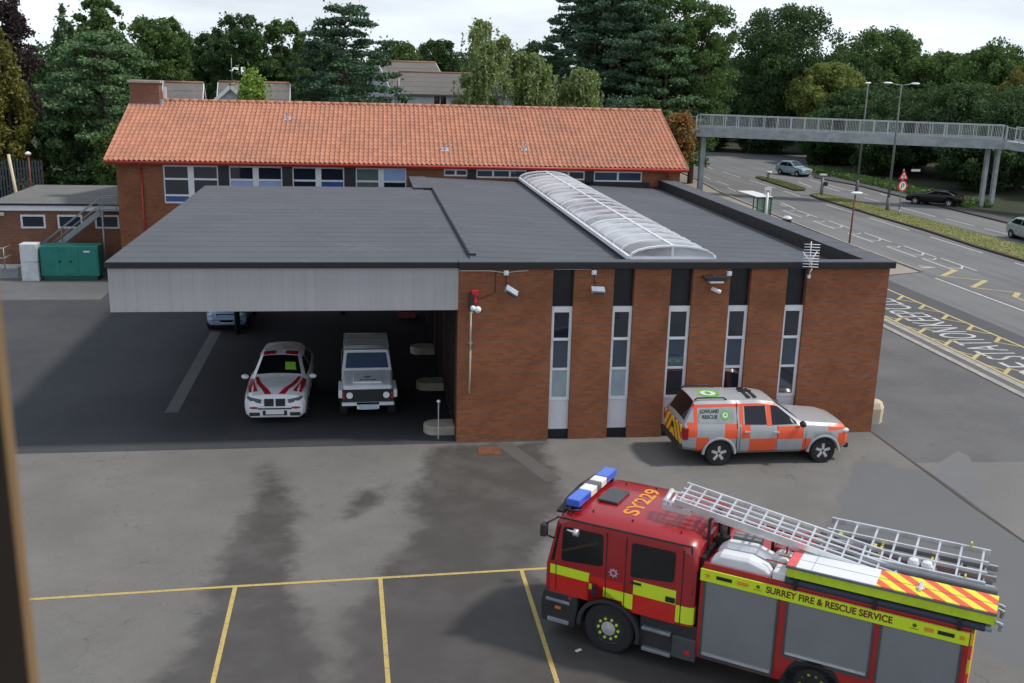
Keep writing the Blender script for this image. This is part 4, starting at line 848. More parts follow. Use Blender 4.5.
def side_panel(sts, poly, off=.008, sides=(-1, 1), n=5):
    mb = MB(); xs = [a for a, b in poly]
    def span(x):
        zz = []
        for i in range(len(poly)):
            (a, c), (b, d) = poly[i], poly[(i+1) % len(poly)]
            if min(a, b)-1e-9 <= x <= max(a, b)+1e-9 and abs(a-b) > 1e-6: zz.append(c+(d-c)*(x-a)/(b-a))
            elif abs(a-b) <= 1e-6 and abs(x-a) < 1e-6: zz += [c, d]
        return min(zz), max(zz)
    X = sorted(set(list(np.linspace(min(xs), max(xs), 7))+xs))
    for s in sides:
        v = []
        for x in X:
            z0, z1 = span(x)
            for j in range(n): z = z0+(z1-z0)*j/(n-1); v.append((x, s*(side_y(sts, x, z)+off), z))
        f = [(i*n+j, (i+1)*n+j, (i+1)*n+j+1, i*n+j+1) for i in range(len(X)-1) for j in range(n-1)]
        mb.add(v, f if s < 0 else [q[::-1] for q in f], 0, True)
    return mb
def screen(sts, xa, xb, inset=.05, off=.008, s0=-1, s1=1, ta=0, tb=1):
    """windscreen / rear screen / bonnet decal lying on the top surface between stations at xa and xb"""
    mb = MB(); v = []; nx, ny = 6, 11
    for i in range(nx):
        t = ta+(tb-ta)*i/(nx-1); x = xa+(xb-xa)*t; _, zb, zs, ws, zt, wt = interp(sts, x)
        for j in range(ny):
            s = s0+(s1-s0)*j/(ny-1); y = s*(wt-.07-inset); a = abs(y)
            z = zt+.02-.008*min(1, a/(wt*.5)) if a <= wt*.5 else zt+.012-.027*(a-wt*.5)/max(.01, wt*.5-.07)
            v.append((x, y, z+off))
    return mb.add(v, [(i*ny+j, i*ny+j+1, (i+1)*ny+j+1, (i+1)*ny+j) for i in range(nx-1) for j in range(ny-1)], 0, True)
def car(name, label, loc, rz, L, sts, body, axles, r, wy, glassdefs, ws, rear=None, rimm=None, cat='car', group=None, lights=True, bpil=None):
    t = empty(name, loc, rz, label, cat, group)
    dn = []
    for a_, b_ in zip(sts[:-1], sts[1:]):
        k_ = 4 if abs(a_[0]-b_[0]) > .35 else 1
        dn += [tuple(a_[i]+(b_[i]-a_[i])*q/k_ for i in range(6)) for q in range(k_)]
    mb = MB().loft([ring(s) for s in dn+[sts[-1]]]); b = mb.build('body', body if isinstance(body, list) else [body], t, angle=28)
    cs = []
    for ax in axles:
        for s in (-1, 1): c = MB().tube((ax, s*(wy-.32), r-.02), (ax, s*(wy+.3), r-.02), r+.055, n=24).build('arch_cut', M_BLACK, t, fix=True); c.parent = None; cs.append(c)
    for c in cs: c.matrix_world = Matrix.Identity(4)
    b.parent = None; b.matrix_world = Matrix.Identity(4); bpy.context.view_layer.update(); cut(b, cs); b.parent = t
    for ax in axles:
        MB().tube((ax, -(wy-.30), r), (ax, wy-.30, r), r+.04, n=20).build('wheel_housing', M_BLACK, t)
        for s in (-1, 1): wheel(t, ax, s*(wy-.0), r, .22, s, rimm or M_ALU)
    for g in glassdefs:
        for s in (-1, 1): side_panel(sts, g, sides=(s,)).build('side_window', M_CARGLASS, t, fix=False)
    screen(sts, *ws).build('windscreen', M_CARGLASS, t, fix=False)
    if rear: screen(sts, *rear).build('rear_window', M_CARGLASS, t, fix=False)
    return t, b
def small_parts(t, front, rearx, w_, zl, zr2, zp, grille=True):
    for s in (-1, 1):
        MB().ball((front-.06, s*(w_-.22), zl), .10, .17, .075).build('headlight', glass('headlight_glass', (.45, .48, .52), .08), t)
        MB().box(rearx-.02, rearx+.12, s*(w_-.12)-.09, s*(w_-.12)+.09, zr2-.1, zr2+.1).build('tail_light', M_SR, t, bevel=.02)
    MB().box(front-.08, front+.015, -.42, .42, zl-.07, zl+.05).build('grille', M_DARKP, t, bevel=.02); MB().box(front-.03, front+.02, -.26, .26, zp-.055, zp+.055).build('number_plate', M_SW, t)

# --- silver and orange rescue pickup
def livery(name, base, zones, cols, rough=.3, metal=.0, axis='y', gate=.0):
    """zones: (colour index, x0, x1, z0, z1, shear) in object coordinates"""
    m, nt, bs = newmat(name); tc = nt.nodes.new('ShaderNodeTexCoord'); s = nt.nodes.new('ShaderNodeSeparateXYZ'); nt.links.new(tc.outputs['Object'], s.inputs[0])
    X, Y, Z = s.outputs; f = noise(nt, 2.5, 5); c = mixc(nt, f, tuple(a*.9 for a in base), tuple(min(1, a*1.08) for a in base))
    ay = mth(nt, 'GREATER_THAN', mth(nt, 'ABSOLUTE', Y), gate)
    for k, x0, x1, z0, z1, sh in zones:
        xx = X if not sh else mth(nt, 'ADD', X, mth(nt, 'MULTIPLY', Z, sh))
        q = mth(nt, 'MULTIPLY', mth(nt, 'COMPARE', xx, (x0+x1)/2, abs(x1-x0)/2), mth(nt, 'COMPARE', Z, (z0+z1)/2, abs(z1-z0)/2))
        c = mixc(nt, mth(nt, 'MULTIPLY', q, ay), c, cols[k])
    dirt = mth(nt, 'MULTIPLY', ramp(nt, Z, .9, .3), mth(nt, 'MULTIPLY', noise(nt, 5, 5), .5)); c = mixc(nt, dirt, c, (.10, .09, .08))
    nt.links.new(c, bs.inputs['Base Color']); bs.inputs['Roughness'].default_value = rough; bs.inputs['Metallic'].default_value = metal
    bs.inputs['Coat Weight'].default_value = .5; bs.inputs['Coat Roughness'].default_value = .1
    return m
ORG = (.85, .11, .03)
pz = [(0, -2.32, -2.04, .86, 1.27, 0), (0, -2.06, -1.70, .40, .86, 0), (0, -1.25, -.86, .80, 1.22, 0), (0, -.76, -.50, .80, 1.20, 0), (0, -.52, .28, .36, .79, 0), (0, .28, 1.07, .76, 1.13, 0), (0, 1.05, 1.30, .30, .76, 0), (0, 1.80, 2.6, .97, 1.09, 0), (0, 2.12, 2.6, .50, .90, 0), (0, -2.25, .72, 1.66, 1.745, 0), (0, -.82, -.70, 1.2, 1.7, 0), (0, -.02, .14, 1.14, 1.7, 0), (0, -2.14, -2.03, 1.24, 1.72, .0), (0, .13, .28, .36, .8, 0)]
M_PICK = livery('silver_orange_livery', (.40, .41, .43), pz, [ORG], gate=.60)
ps = [(2.50, .50, .84, .66, .88, .52), (2.46, .42, .96, .80, 1.00, .64), (2.36, .38, 1.02, .89, 1.07, .74), (2.05, .36, 1.07, .95, 1.14, .81), (1.35, .34, 1.11, .975, 1.20, .83), (1.02, .33, 1.13, .975, 1.23, .82), (.25, .33, 1.14, .97, 1.76, .64), (-.2, .33, 1.16, .97, 1.83, .66), (-.86, .33, 1.18, .97, 1.83, .66), (-.90, .33, 1.18, .965, 1.84, .68), (-1.95, .40, 1.20, .965, 1.85, .68), (-2.10, .44, 1.20, .96, 1.82, .66), (-2.38, .48, 1.18, .95, 1.28, .76), (-2.43, .50, 1.05, .93, 1.12, .78), (-2.45, .52, .9, .9, .95, .78)]
pk, pb = car('rescue_pickup', 'silver and orange chequered rescue pickup parked against the brick facade', (8.535, -1.5, 0), 0, 5.25, ps, M_PICK, (1.70, -1.375), .37, .965,
    [[(-.66, 1.20), (-.66, 1.68), (-.05, 1.68), (-.02, 1.18)], [(.14, 1.17), (.12, 1.68), (.32, 1.65), (.84, 1.25), (.89, 1.18)]], (1.02, .25, .02, .01, -1, 1, .06, .93), (-2.10, -2.38, .0, .01, -1, 1, .02, .98), cat='pickup')
for s_ in (-1, 1): side_panel(ps, [(-1.98, 1.25), (-2.02, 1.36), (-1.96, 1.60), (-1.9, 1.66), (-1.05, 1.68), (-.99, 1.64), (-.96, 1.30), (-1.0, 1.24)], .006, sides=(s_,)).build('canopy_window', paint('grey_vinyl', (.36, .39, .40), .25), pk, fix=False)
side_panel(ps, [(-.895, .42), (-.895, 1.79), (-.875, 1.79), (-.875, .42)], .004).build('canopy_gap', M_BLACK, pk, fix=False)
for x in (-.80, .29, 1.13): side_panel(ps, [(x, .42), (x, 1.15), (x+.012, 1.15), (x+.012, .42)], .004, n=8).build('door_seam', M_DARKP, pk, fix=False)
yy_ = -(side_y(ps, -1.7, 1.5)+.012); tilt = Matrix.Rotation(math.radians(-23), 4, 'X')
M_DT = paint('dark_lettering', (.03, .05, .04), .5)
for i, (wd, zz) in enumerate((('LOWLAND', 1.565), ('RESCUE', 1.42))):
    yv = -(side_y(ps, -1.75, zz)+.013); text(wd, .14, M_DT, pk, Matrix.Translation((-1.68, yv, zz)) @ Matrix.Rotation(PI/2, 4, 'X') @ Matrix.Rotation(math.radians(-22), 4, 'X'), width=.54-.10*i)
def disc_on_side(x, z, r, mat, name, off):
    side_panel(ps, [(x+r*math.cos(a), z+r*math.sin(a)) for a in np.linspace(0, 2*PI, 17)[:-1]], off, sides=(-1,), n=5).build(name, mat, pk, fix=False)
M_LG = paint('logo_green', (.16, .50, .10), .4); disc_on_side(-1.23, 1.46, .135, M_LG, 'round_badge', .012); disc_on_side(-1.23, 1.46, .075, M_SW, 'badge_centre', .016); disc_on_side(-1.23, 1.47, .035, M_LG, 'badge_figure', .020)
for rx, ry, zz, mt, nm in ((.34, .36, 1.868, M_LG, 'roof_badge'), (.22, .22, 1.872, M_SW, 'roof_badge_centre'), (.08, .14, 1.876, M_LG, 'roof_badge_figure')):
    MB().prism([(-1.52+rx*math.cos(a), -.06+ry*math.sin(a)) for a in np.linspace(0, 2*PI, 25)[:-1]], zz-.02, zz).build(nm, mt, pk)
rr_ = MB()
for s in (-1, 1): rr_.path([(-2.08, s*.6, 1.84), (-2.0, s*.6, 1.90), (-1.25, s*.6, 1.90), (-1.15, s*.6, 1.84)], .022)
rr_.box(-.50, -.40, -.5, .3, 1.85, 1.87).box(-.30, -.22, -.5, .35, 1.855, 1.875).build('roof_rail', M_DARKP, pk)
MB().box(-.58, -.2, .05, .1, 1.85, 1.9).box(-.55, -.35, .25, .3, 1.85, 1.92).build('roof_aerial', M_DARKP, pk)
for s in (-1, 1):
    MB().ball((.98, s*1.06, 1.22), .09, .13, .09).build('mirror', M_DARKP, pk)
    MB().box(-.68, -.52, s*.985-.02, s*.985+.02, .98, 1.02).build('handle', M_ALU, pk); MB().box(.18, .34, s*.985-.02, s*.985+.02, .95, .99).build('handle', M_ALU, pk)
    MB().box(-2.455, -2.30, s*.90-.08, s*.90+.068, .80, 1.14).build('tail_light', paint('tail_red', (.28, .01, .015), .2), pk, bevel=.02)
    MB().ball((2.34, s*.80, .93), .15, .12, .08).build('headlight', glass('headlight_glass', (.45, .48, .52), .08), pk)
    for ax in (1.70, -1.375):
        ar = MB().loft([[(ax+q*math.cos(a), s*y_, .36+q*math.sin(a)) for q, y_ in ((.435, .90), (.435, .985), (.46, .99), (.495, .974), (.495, .90))] for a in np.linspace(.0, PI, 20)])
        ar.build('wheel_arch', M_PICK if False else paint('silver_arch', (.40, .41, .43), .35), pk)
MB().box(-2.56, -2.43, -.9, .9, .50, .64).build('rear_bumper', M_DARKP, pk, bevel=.03); MB().box(2.40, 2.54, -.8, .8, .38, .54).build('front_bumper', M_DARKP, pk, bevel=.04); MB().box(2.46, 2.52, -.5, .5, .68, .88).build('grille', M_DARKP, pk)
def chevmat(name, period, ox=0., ax='yz', slope=1., c1=(.80, .72, .02), c2=(.75, .06, .03), mirror=False, frac=.5):
    m, nt, bs = newmat(name); tc = nt.nodes.new('ShaderNodeTexCoord'); s = nt.nodes.new('ShaderNodeSeparateXYZ'); nt.links.new(tc.outputs['Object'], s.inputs[0])
    A = s.outputs['XYZ'.index(ax[0].upper())]; B = s.outputs['XYZ'.index(ax[1].upper())]
    if mirror: A = mth(nt, 'ABSOLUTE', A)
    v = mth(nt, 'FRACT', mth(nt, 'DIVIDE', mth(nt, 'ADD', mth(nt, 'ADD', A, mth(nt, 'MULTIPLY', B, slope)), 50+ox), period))
    c = mixc(nt, mth(nt, 'GREATER_THAN', v, frac), c1, c2); c = mixc(nt, mth(nt, 'MULTIPLY', noise(nt, 4, 4), .2), c, (.3, .25, .1))
    nt.links.new(c, bs.inputs['Base Color']); bs.inputs['Roughness'].default_value = .45; return m
MB().box(-2.475, -2.44, -.80, .80, .62, 1.18).build('tailgate', chevmat('tailgate_chevrons', .34, slope=.9, mirror=True), pk, bevel=.02)
MB().box(-2.482, -2.476, -.12, .12, .86, 1.02).build('tailgate_emblem', M_DARKP, pk)

# --- white and red estate under the canopy (faces the viewer: local +x is forward, turned to -Y)
M_WCAR = paint('white_car_paint', (.80, .82, .84), .25, coat=.6, var=.05)
xs_ = [(2.34, .30, .60, .72, .64, .55), (2.31, .26, .76, .84, .80, .66), (2.22, .24, .88, .90, .93, .74), (1.95, .24, .97, .93, 1.04, .78), (1.1, .26, 1.04, .94, 1.13, .80), (.85, .26, 1.06, .94, 1.17, .78), (.05, .26, 1.08, .94, 1.60, .62), (-.4, .26, 1.10, .94, 1.66, .63), (-1.4, .28, 1.12, .93, 1.63, .60), (-1.9, .32, 1.12, .92, 1.52, .54), (-2.22, .4, 1.08, .88, 1.12, .68), (-2.30, .45, .95, .85, 1.0, .68)]
x3, xb3 = car('estate_car', 'white estate car with red bonnet stripes under the canopy', (-5.32, 4.15, 0), math.radians(-91), 4.65, xs_, M_WCAR, (1.42, -1.42), .35, .93,
    [[(-.35, 1.12), (-.35, 1.50), (-1.2, 1.50), (-1.75, 1.18)], [(-.28, 1.12), (-.28, 1.52), (.02, 1.50), (.72, 1.12)]], (.85, .05, .01, .01, -1, 1, .04, .96), (-1.9, -2.22, .04, .01))
M_LR = paint('livery_red', (.45, .015, .02), .3, var=.05)
def bonnet_stripe(pts, wdt, name='bonnet_stripe'):
    for s in (-1, 1):
        mb = MB(); v = []
        P = [pts[0]]+[tuple(np.array(a)+(np.array(b)-np.array(a))*k/6) for a, b in zip(pts[:-1], pts[1:]) for k in range(1, 7)]
        for i, (x, y) in enumerate(P):
            wd = wdt[0]+(wdt[1]-wdt[0])*i/(len(P)-1)
            for q in (y-wd/2, y+wd/2):
                _, zb, zs, ws, zt, wt = interp(xs_, x); a = q; lim = wt-.07
                if a <= wt*.5: z = zt+.02-.008*a/(wt*.5)
                elif a <= lim: z = zt+.012-.027*(a-wt*.5)/(lim-wt*.5)
                else: tt = (a-lim)/max(.01, ws-.05-lim); z = (zt-.015)+(zs-(zt-.015))*min(1, tt)
                v.append((x, s*q, z+.009))
        mb.add(v, [(2*i, 2*i+1, 2*i+3, 2*i+2) for i in range(len(P)-1)]); mb.build(name, M_LR, x3, fix=False)
bonnet_stripe([(.98, .66), (1.5, .54), (1.9, .36), (2.2, .20)], (.10, .20)); bonnet_stripe([(1.02, .82), (1.5, .77), (2.05, .66)], (.10, .26))
for s in (-1, 1): screen(xs_, .05, -.25, .0, .012, s*.98, s*.3, .0, 1).build('roof_flash', M_LR, x3, fix=False)
for s in (-1, 1):
    MB().box(1.9, 2.31, s*.30-.21, s*.30+.21, .60, .74).build('headlamp_gap', M_DARKP, x3) if False else None
    MB().box(2.20, 2.35, s*.17-.14, s*.17+.14, .62, .84).build('kidney_grille', M_DARKP, x3)
    MB().bar((2.33, s*.40, .77), (2.20, s*.82, .83), .08, .11).build('headlight', glass('dark_headlight_glass', (.08, .10, .12), .08), x3)
    MB().ball((2.32, s*.62, .57), .05, .15, .04).build('red_reflector', M_LR, x3); MB().box(2.24, 2.36, s*.60-.16, s*.60+.16, .31, .43).build('lower_intake', M_DARKP, x3, bevel=.03)
    MB().ball((.78, s*1.05, 1.10), .09, .12, .08).build('mirror', M_WCAR, x3)
MB().box(2.27, 2.355, -.36, .36, .33, .48).build('lower_grille', M_DARKP, x3); MB().box(2.357, 2.37, -.27, .27, .37, .49).build('number_plate', M_SW, x3); MB().box(2.26, 2.352, -.5, .5, .52, .56).build('grille_slot', M_DARKP, x3)
screen(xs_, .85, .05, .01, .014, .28, .80, .22, .60).build('hi_vis_jacket', paint('hi_vis_yellow', (.30, .62, .05), .6), x3, fix=False)
text('FIRE', .15, M_LR, x3, Matrix.Translation((1.80, 0, 1.062)) @ Matrix.Rotation(PI/2, 4, 'Z') @ Matrix.Rotation(math.radians(8), 4, 'X'), width=.42)
MB().ball((1.52, 0, 1.085), .09, .13, .015).build('bonnet_crest', paint('crest_blue', (.12, .16, .30), .4), x3)
for o in x3.children:
    if o.name.startswith('windscreen'): o.data.materials[0] = M_CARGLASS

# --- pale blue car deep under the canopy
gs = [(2.0, .42, .62, .60, .70, .5), (1.92, .3, .78, .78, .84, .66), (1.6, .26, .90, .84, .95, .74), (1.0, .25, .96, .86, 1.04, .76), (.8, .25, .98, .86, 1.08, .75), (.05, .25, 1.0, .86, 1.50, .60), (-.5, .25, 1.02, .86, 1.55, .60), (-1.3, .27, 1.02, .86, 1.50, .58), (-1.88, .33, 1.0, .84, 1.10, .68), (-1.98, .42, .85, .80, .9, .66)]
M_PB = paint('pale_blue_paint', (.30, .42, .60), .25, coat=.6, var=.05)
gw = [[(-.3, 1.06), (-.3, 1.42), (-1.15, 1.40), (-1.6, 1.10)], [(-.23, 1.06), (-.23, 1.42), (.0, 1.40), (.62, 1.08)]]
t, _ = car('hatchback_car', 'pale blue car half hidden at the back of the canopy beside a black post', (-8.2, 15.45, 0), math.radians(-90), 4, gs, M_PB, (1.25, -1.25), .31, .86, gw, (.8, 0, .01, .01, -1, 1, .04, .96), (-1.3, -1.85, .03, .01, -1, 1, .1, .95)); small_parts(t, 1.98, -1.97, .82, .72, .78, .45)
# --- road cars
M_SB = paint('silver_blue_paint', (.33, .46, .50), .3, .3, coat=.6, var=.05)
t, _ = car('estate_car', 'silver-blue car driving towards the viewer on the far carriageway', (44.7, 82.6, 0), math.radians(-68), 4, [(s[0]*1.05, s[1], s[2], s[3], s[4]+(.06 if s[4] > 1.2 else 0), s[5]) for s in gs], M_SB, (1.3, -1.3), .32, .86, gw, (.82, 0, .01, .01, -1, 1, .04, .96), (-1.3, -1.9, .03, .01, -1, 1, .1, .95)); small_parts(t, 2.08, -2.06, .82, .74, .8, .45)
M_SG = paint('silver_green_paint', (.42, .48, .46), .3, .3, coat=.6, var=.05)
t, _ = car('hatchback_car', 'pale silver hatchback cut off by the right edge of the photo', (43.25, 37.3, 0), math.radians(-92), 4, gs, M_SG, (1.25, -1.25), .31, .86, gw, (.8, 0, .01, .01, -1, 1, .04, .96), (-1.3, -1.85, .03, .01, -1, 1, .1, .95)); small_parts(t, 1.98, -1.97, .82, .72, .78, .45)
bs_ = [(2.3, .42, .60, .62, .66, .5), (2.2, .3, .74, .82, .80, .68), (1.8, .26, .86, .88, .90, .76), (1.0, .25, .93, .90, .98, .78), (.75, .25, .95, .90, 1.0, .76), (-.1, .25, .98, .90, 1.36, .56), (-.6, .25, 1.0, .90, 1.39, .56), (-1.2, .26, 1.0, .90, 1.33, .54), (-1.95, .3, 1.0, .88, 1.03, .66), (-2.3, .38, .98, .84, 1.0, .68), (-2.38, .5, .8, .8, .85, .68)]
t, _ = car('saloon_car', 'black saloon car on the shaded far side of the road', (47.1, 57.2, 0), math.radians(140), 4.6, bs_, paint('black_car_paint', (.003, .003, .004), .22), (1.4, -1.4), .33, .9,
    [[(-.5, 1.02), (-.5, 1.29), (-1.05, 1.26), (-1.5, 1.04)], [(-.43, 1.02), (-.43, 1.29), (-.1, 1.28), (.6, 1.0)]], (.75, -.1, .01, .01, -1, 1, .04, .96), (-1.2, -1.95, .03, .01, -1, 1, .05, .95)); small_parts(t, 2.26, -2.36, .84, .68, .85, .4)
side_panel(bs_, [(.7, 1.0), (-.1, 1.315), (-1.2, 1.285), (-1.7, 1.06), (-1.2, 1.32), (-.1, 1.345)], .012).build('chrome_trim', M_ALU, t, fix=False) if False else None
for s in (-1, 1): MB().path([(.65, s*.87, 1.0), (-.1, s*.64, 1.31), (-1.15, s*.62, 1.27), (-1.8, s*.78, 1.04)], .015, 5).build('chrome_trim', M_ALU, t)

# --- white off-roader under the canopy
dz = empty('off_road_vehicle', (-2.6, 4.2, 0), math.radians(-89), 'boxy white off-road vehicle with roof rack under the canopy', 'off-roader')
MW = paint('white_offroad_paint', (.80, .84, .88), .35, var=.07)
b = MB().loft([[(x, -h, z0), (x, -h, z1-.04), (x, -h+.05, z1), (x, h-.05, z1), (x, h, z1-.04), (x, h, z0)] for x, h, z0, z1 in ((-2.05, .80, .55, 1.22), (.72, .80, .5, 1.22), (.76, .78, .5, 1.22), (2.0, .74, .55, 1.12), (2.05, .70, .6, 1.08))], smooth=False)
b.build('body', MW, dz, bevel=.02)
for s in (-1, 1):
    wg = MB(); wg.box(1.0, 2.06, s*.81-.09, s*.81+.09, .72, .98); wg.box(1.0, 1.12, s*.81-.09, s*.81+.09, .5, .98); wg.build('front_wing', MW, dz, bevel=.03)
    MB().tube((2.05, s*.56, .82), (2.11, s*.56, .82), .10, n=18).build('headlight', glass('round_headlight', (.7, .72, .72), .1), dz)
    MB().ball((2.07, s*.75, .86), .03, .045, .045).ball((2.07, s*.75, .74), .03, .045, .045).build('indicator', M_SR, dz)
    wheel(dz, 1.45, s*.86, .38, .24, s, M_STEEL); wheel(dz, -1.15, s*.86, .38, .24, s, M_STEEL)
    MB().box(-2.0, .5, s*.805-.008, s*.805+.008, .62, .95).build('side_chequer', chevmat('yellow_blue_blocks', .9, ax='xz', slope=0, c1=(.65, .75, .04), c2=(.05, .10, .35)), dz)
    MB().add([(.60, s*.786, 1.28), (.36, s*.745, 1.66), (-.45, s*.745, 1.66), (-.45, s*.786, 1.28)], [(0, 1, 2, 3)]).add([(-.55, s*.786, 1.28), (-.55, s*.745, 1.66), (-1.5, s*.745, 1.66), (-1.5, s*.786, 1.28)], [(0, 1, 2, 3)]).build('side_window', M_CARGLASS, dz, fix=False)
MB().loft([[(x0, -.78, 1.22), (x1, -.72, 1.73), (x1, -.66, 1.80), (x1, .66, 1.80), (x1, .72, 1.73), (x0, .78, 1.22)] for x0, x1 in ((-1.6, -1.56), (.70, .36))], smooth=False).build('cab', MW, dz, bevel=.015)
MB().add([(.702, -.68, 1.30), (.702, .68, 1.30), (.40, .62, 1.72), (.40, -.62, 1.72)], [(0, 1, 2, 3)]).build('windscreen', glass('blue_reflecting_glass', (.05, .08, .14), .08), dz, fix=False)
for o in list(dz.children)[-1:]:
    o.location = (.012, 0, .004)
MB().box(2.05, 2.09, -.42, .42, .66, .96).build('grille', M_DARKP, dz, bevel=.01); MB().box(2.04, 2.075, -.78, .78, .60, 1.0).build('front_panel', M_DARKP, dz)
MB().box(2.02, 2.16, -.80, -.34, .50, .60).box(2.02, 2.16, .34, .80, .50, .60).box(2.05, 2.2, -.34, .34, .40, .52).build('bumper', MW, dz, bevel=.02); MB().box(2.2, 2.215, -.27, .27, .40, .51).build('number_plate', paint('pale_blue_plate', (.5, .6, .75), .4), dz)
MB().box(.9, 1.9, -.45, .45, 1.14, 1.2).build('bonnet_bulge', MW, dz, bevel=.03)
text('FIRE', .17, M_LR, dz, Matrix.Translation((1.72, 0, 1.205)) @ Matrix.Rotation(PI/2, 4, 'Z'), width=.5); MB().ball((1.4, 0, 1.2), .08, .13, .015).build('bonnet_crest', paint('crest_blue', (.12, .16, .30), .4), dz)
rk = MB()
for s in (-1, 1): rk.path([(.30, s*.70, 1.92), (-1.3, s*.70, 1.92)], .02).path([(.30, s*.70, 1.87), (-1.3, s*.70, 1.87)], .015)
for k in range(9): rk.bar((.22-.185*k, -.70, 1.88), (.22-.185*k, .70, 1.88), .05, .02)
rk.path([(.30, -.7, 1.92), (.30, .7, 1.92)], .02).path([(-1.3, -.7, 1.92), (-1.3, .7, 1.92)], .025).path([(.32, -.7, 1.87), (.32, .7, 1.87)], .025)
for x in (.2, -.6, -1.25):
    for s in (-1, 1): rk.tube((x, s*.7, 1.76), (x, s*.7, 1.92), .018)
rk.build('roof_rack', paint('pale_rack', (.40, .42, .42), .5), dz)
# ------------------------------------------------------------------ fire engine (u rearwards, v away from the viewer)
ED = Vector((.81389, -.58102, 0)); EN = Vector((.58102, .81389, 0)); HUB = Vector((1.8469, -11.6792, 0))
ETH = math.atan2(ED.y, ED.x); EB = HUB+ED*2.5+EN*1.17
fe = empty('fire_engine', EB, ETH, 'red and yellow fire engine with roof equipment parked in the yard bays', 'fire engine')
EO = (-2.5, -1.17, 0)
def ep(mb, name, mat, parent=fe, **k): return mb.build(name, mat, parent, off=EO, **k)
VW = 2.34
def emat(name, base, zones, cols):
    # zones given in (u,z): shift to object coordinates
    return livery(name, base, [(k, a-2.5, b-2.5, c, d, sh) for k, a, b, c, d, sh in zones], cols, rough=.28, gate=1.0)
LIME = (.62, .80, .02)
FRED = (.48, .012, .014)
cz = [(0, -1.24, -.43, 1.35, 1.54, 0), (0, -.44, -.32, 1.22, 1.36, 0), (0, -.14, .25, 1.14, 1.33, 0), (0, .25, .45, 1.03, 1.33, 0), (0, .45, 1.27, 1.35, 1.63, 0), (0, 1.28, 1.61, 1.02, 1.36, 0),
      (1, -1.24, -.43, .97, 1.35, 0), (1, .45, 1.27, .97, 1.35, 0), (1, -.44, .25, 1.33, 1.5, 0)]
M_CAB = emat('cab_livery', (.33, .011, .014), cz, [LIME, (.56, .014, .011)])
M_FR = paint('fire_engine_red', (.38, .011, .013), .3, coat=.6, var=.12)
def cring(u, ins, top, zb=.97, tilt=1.):
    P = [(ins, zb), (ins, 1.5), (ins+.0, 1.9), (ins+.01, 2.38), (ins+.04, 2.50+top), (ins+.14, 2.57+top), (ins+.40, 2.62+top), (VW/2, 2.64+top)]
    P += [(VW-v, z) for v, z in P[-2::-1]]
    return [(u+tilt*.22*max(0, z-1.5), v, z) for v, z in P]
cab = MB().loft([cring(-1.37, .16, -.10, 1.0), cring(-1.34, .05, -.05, .98), cring(-1.25, .0, -.0), cring(-1.0, 0, .0, tilt=.6), cring(-.5, 0, .02, tilt=.0), cring(.5, 0, .03, tilt=0), cring(1.35, 0, .02, tilt=0), cring(1.52, .01, -.03, tilt=0), cring(1.61, .05, -.14, tilt=0)])
cb_ = cab.build('cab', M_CAB, None, off=EO, angle=40)
bpy.context.view_layer.update()
cc = MB().tube((0, -.3, .52), (0, .62, .52), .60, n=32).tube((0, VW-.62, .52), (0, VW+.3, .52), .60, n=32).build('cut', M_BLACK, None, off=EO)
bpy.context.view_layer.update(); cut(cb_, [cc]); cb_.parent = fe
def sidequad(pts, v, th, name, mat):
    for a in (v, VW-v-th): ep(MB().prism(pts, a, a+th, plane='xz'), name, mat)
def rq(pts, cut_=.06):
    """round the corners of a polygon"""
    out_ = []; n = len(pts)
    for i in range(n):
        p = Vector(pts[i]); a = (Vector(pts[i-1])-p); b = (Vector(pts[(i+1) % n])-p); a = p+a.normalized()*cut_; b = p+b.normalized()*cut_
        for t in (0, .5, 1): out_.append(tuple((1-t)**2*a+2*t*(1-t)*p+t*t*b))
    return out_
sidequad(rq([(-1.02, 1.66), (-1.0, 2.36), (-.19, 2.38), (-.17, 1.74)]), -.006, .02, 'door_window', M_CARGLASS); sidequad(rq([(.38, 1.68), (.38, 2.36), (1.22, 2.37), (1.22, 1.78)]), -.006, .02, 'door_window', M_CARGLASS)
sidequad([(-1.235, 1.62), (-1.08, 2.38), (-1.055, 2.38), (-1.16, 1.62)], .0, .02, 'quarter_window', M_CARGLASS)
sm = MB()
for pts in ([(-.10, 1.1), (-.12, 2.44), (-.105, 2.44), (-.085, 1.1)], [(.27, 1.0), (.27, 2.42), (.285, 2.42), (.285, 1.0)], [(1.36, .98), (1.36, 2.44), (1.375, 2.44), (1.375, .98)], [(-1.12, 1.0), (-1.13, 1.6), (-1.115, 1.6), (-1.105, 1.0)]): sm.prism(pts, -.004, .004, plane='xz')
ep(sm, 'door_seam', M_BLACK)
ep(MB().bar((-1.1, .03, 2.515), (1.5, .03, 2.535), .035, .02).bar((1.5, .03, 2.53), (1.57, .04, 1.6), .02, .02), 'rain_gutter', M_BLACK)
ep(MB().box(-.36, -.28, -.02, .0, 1.10, 1.34).box(.40, .6, -.03, 0, 1.56, 1.6).box(1.08, 1.26, -.025, 0, 1.38, 1.48), 'handle', M_BLACK, bevel=.005)
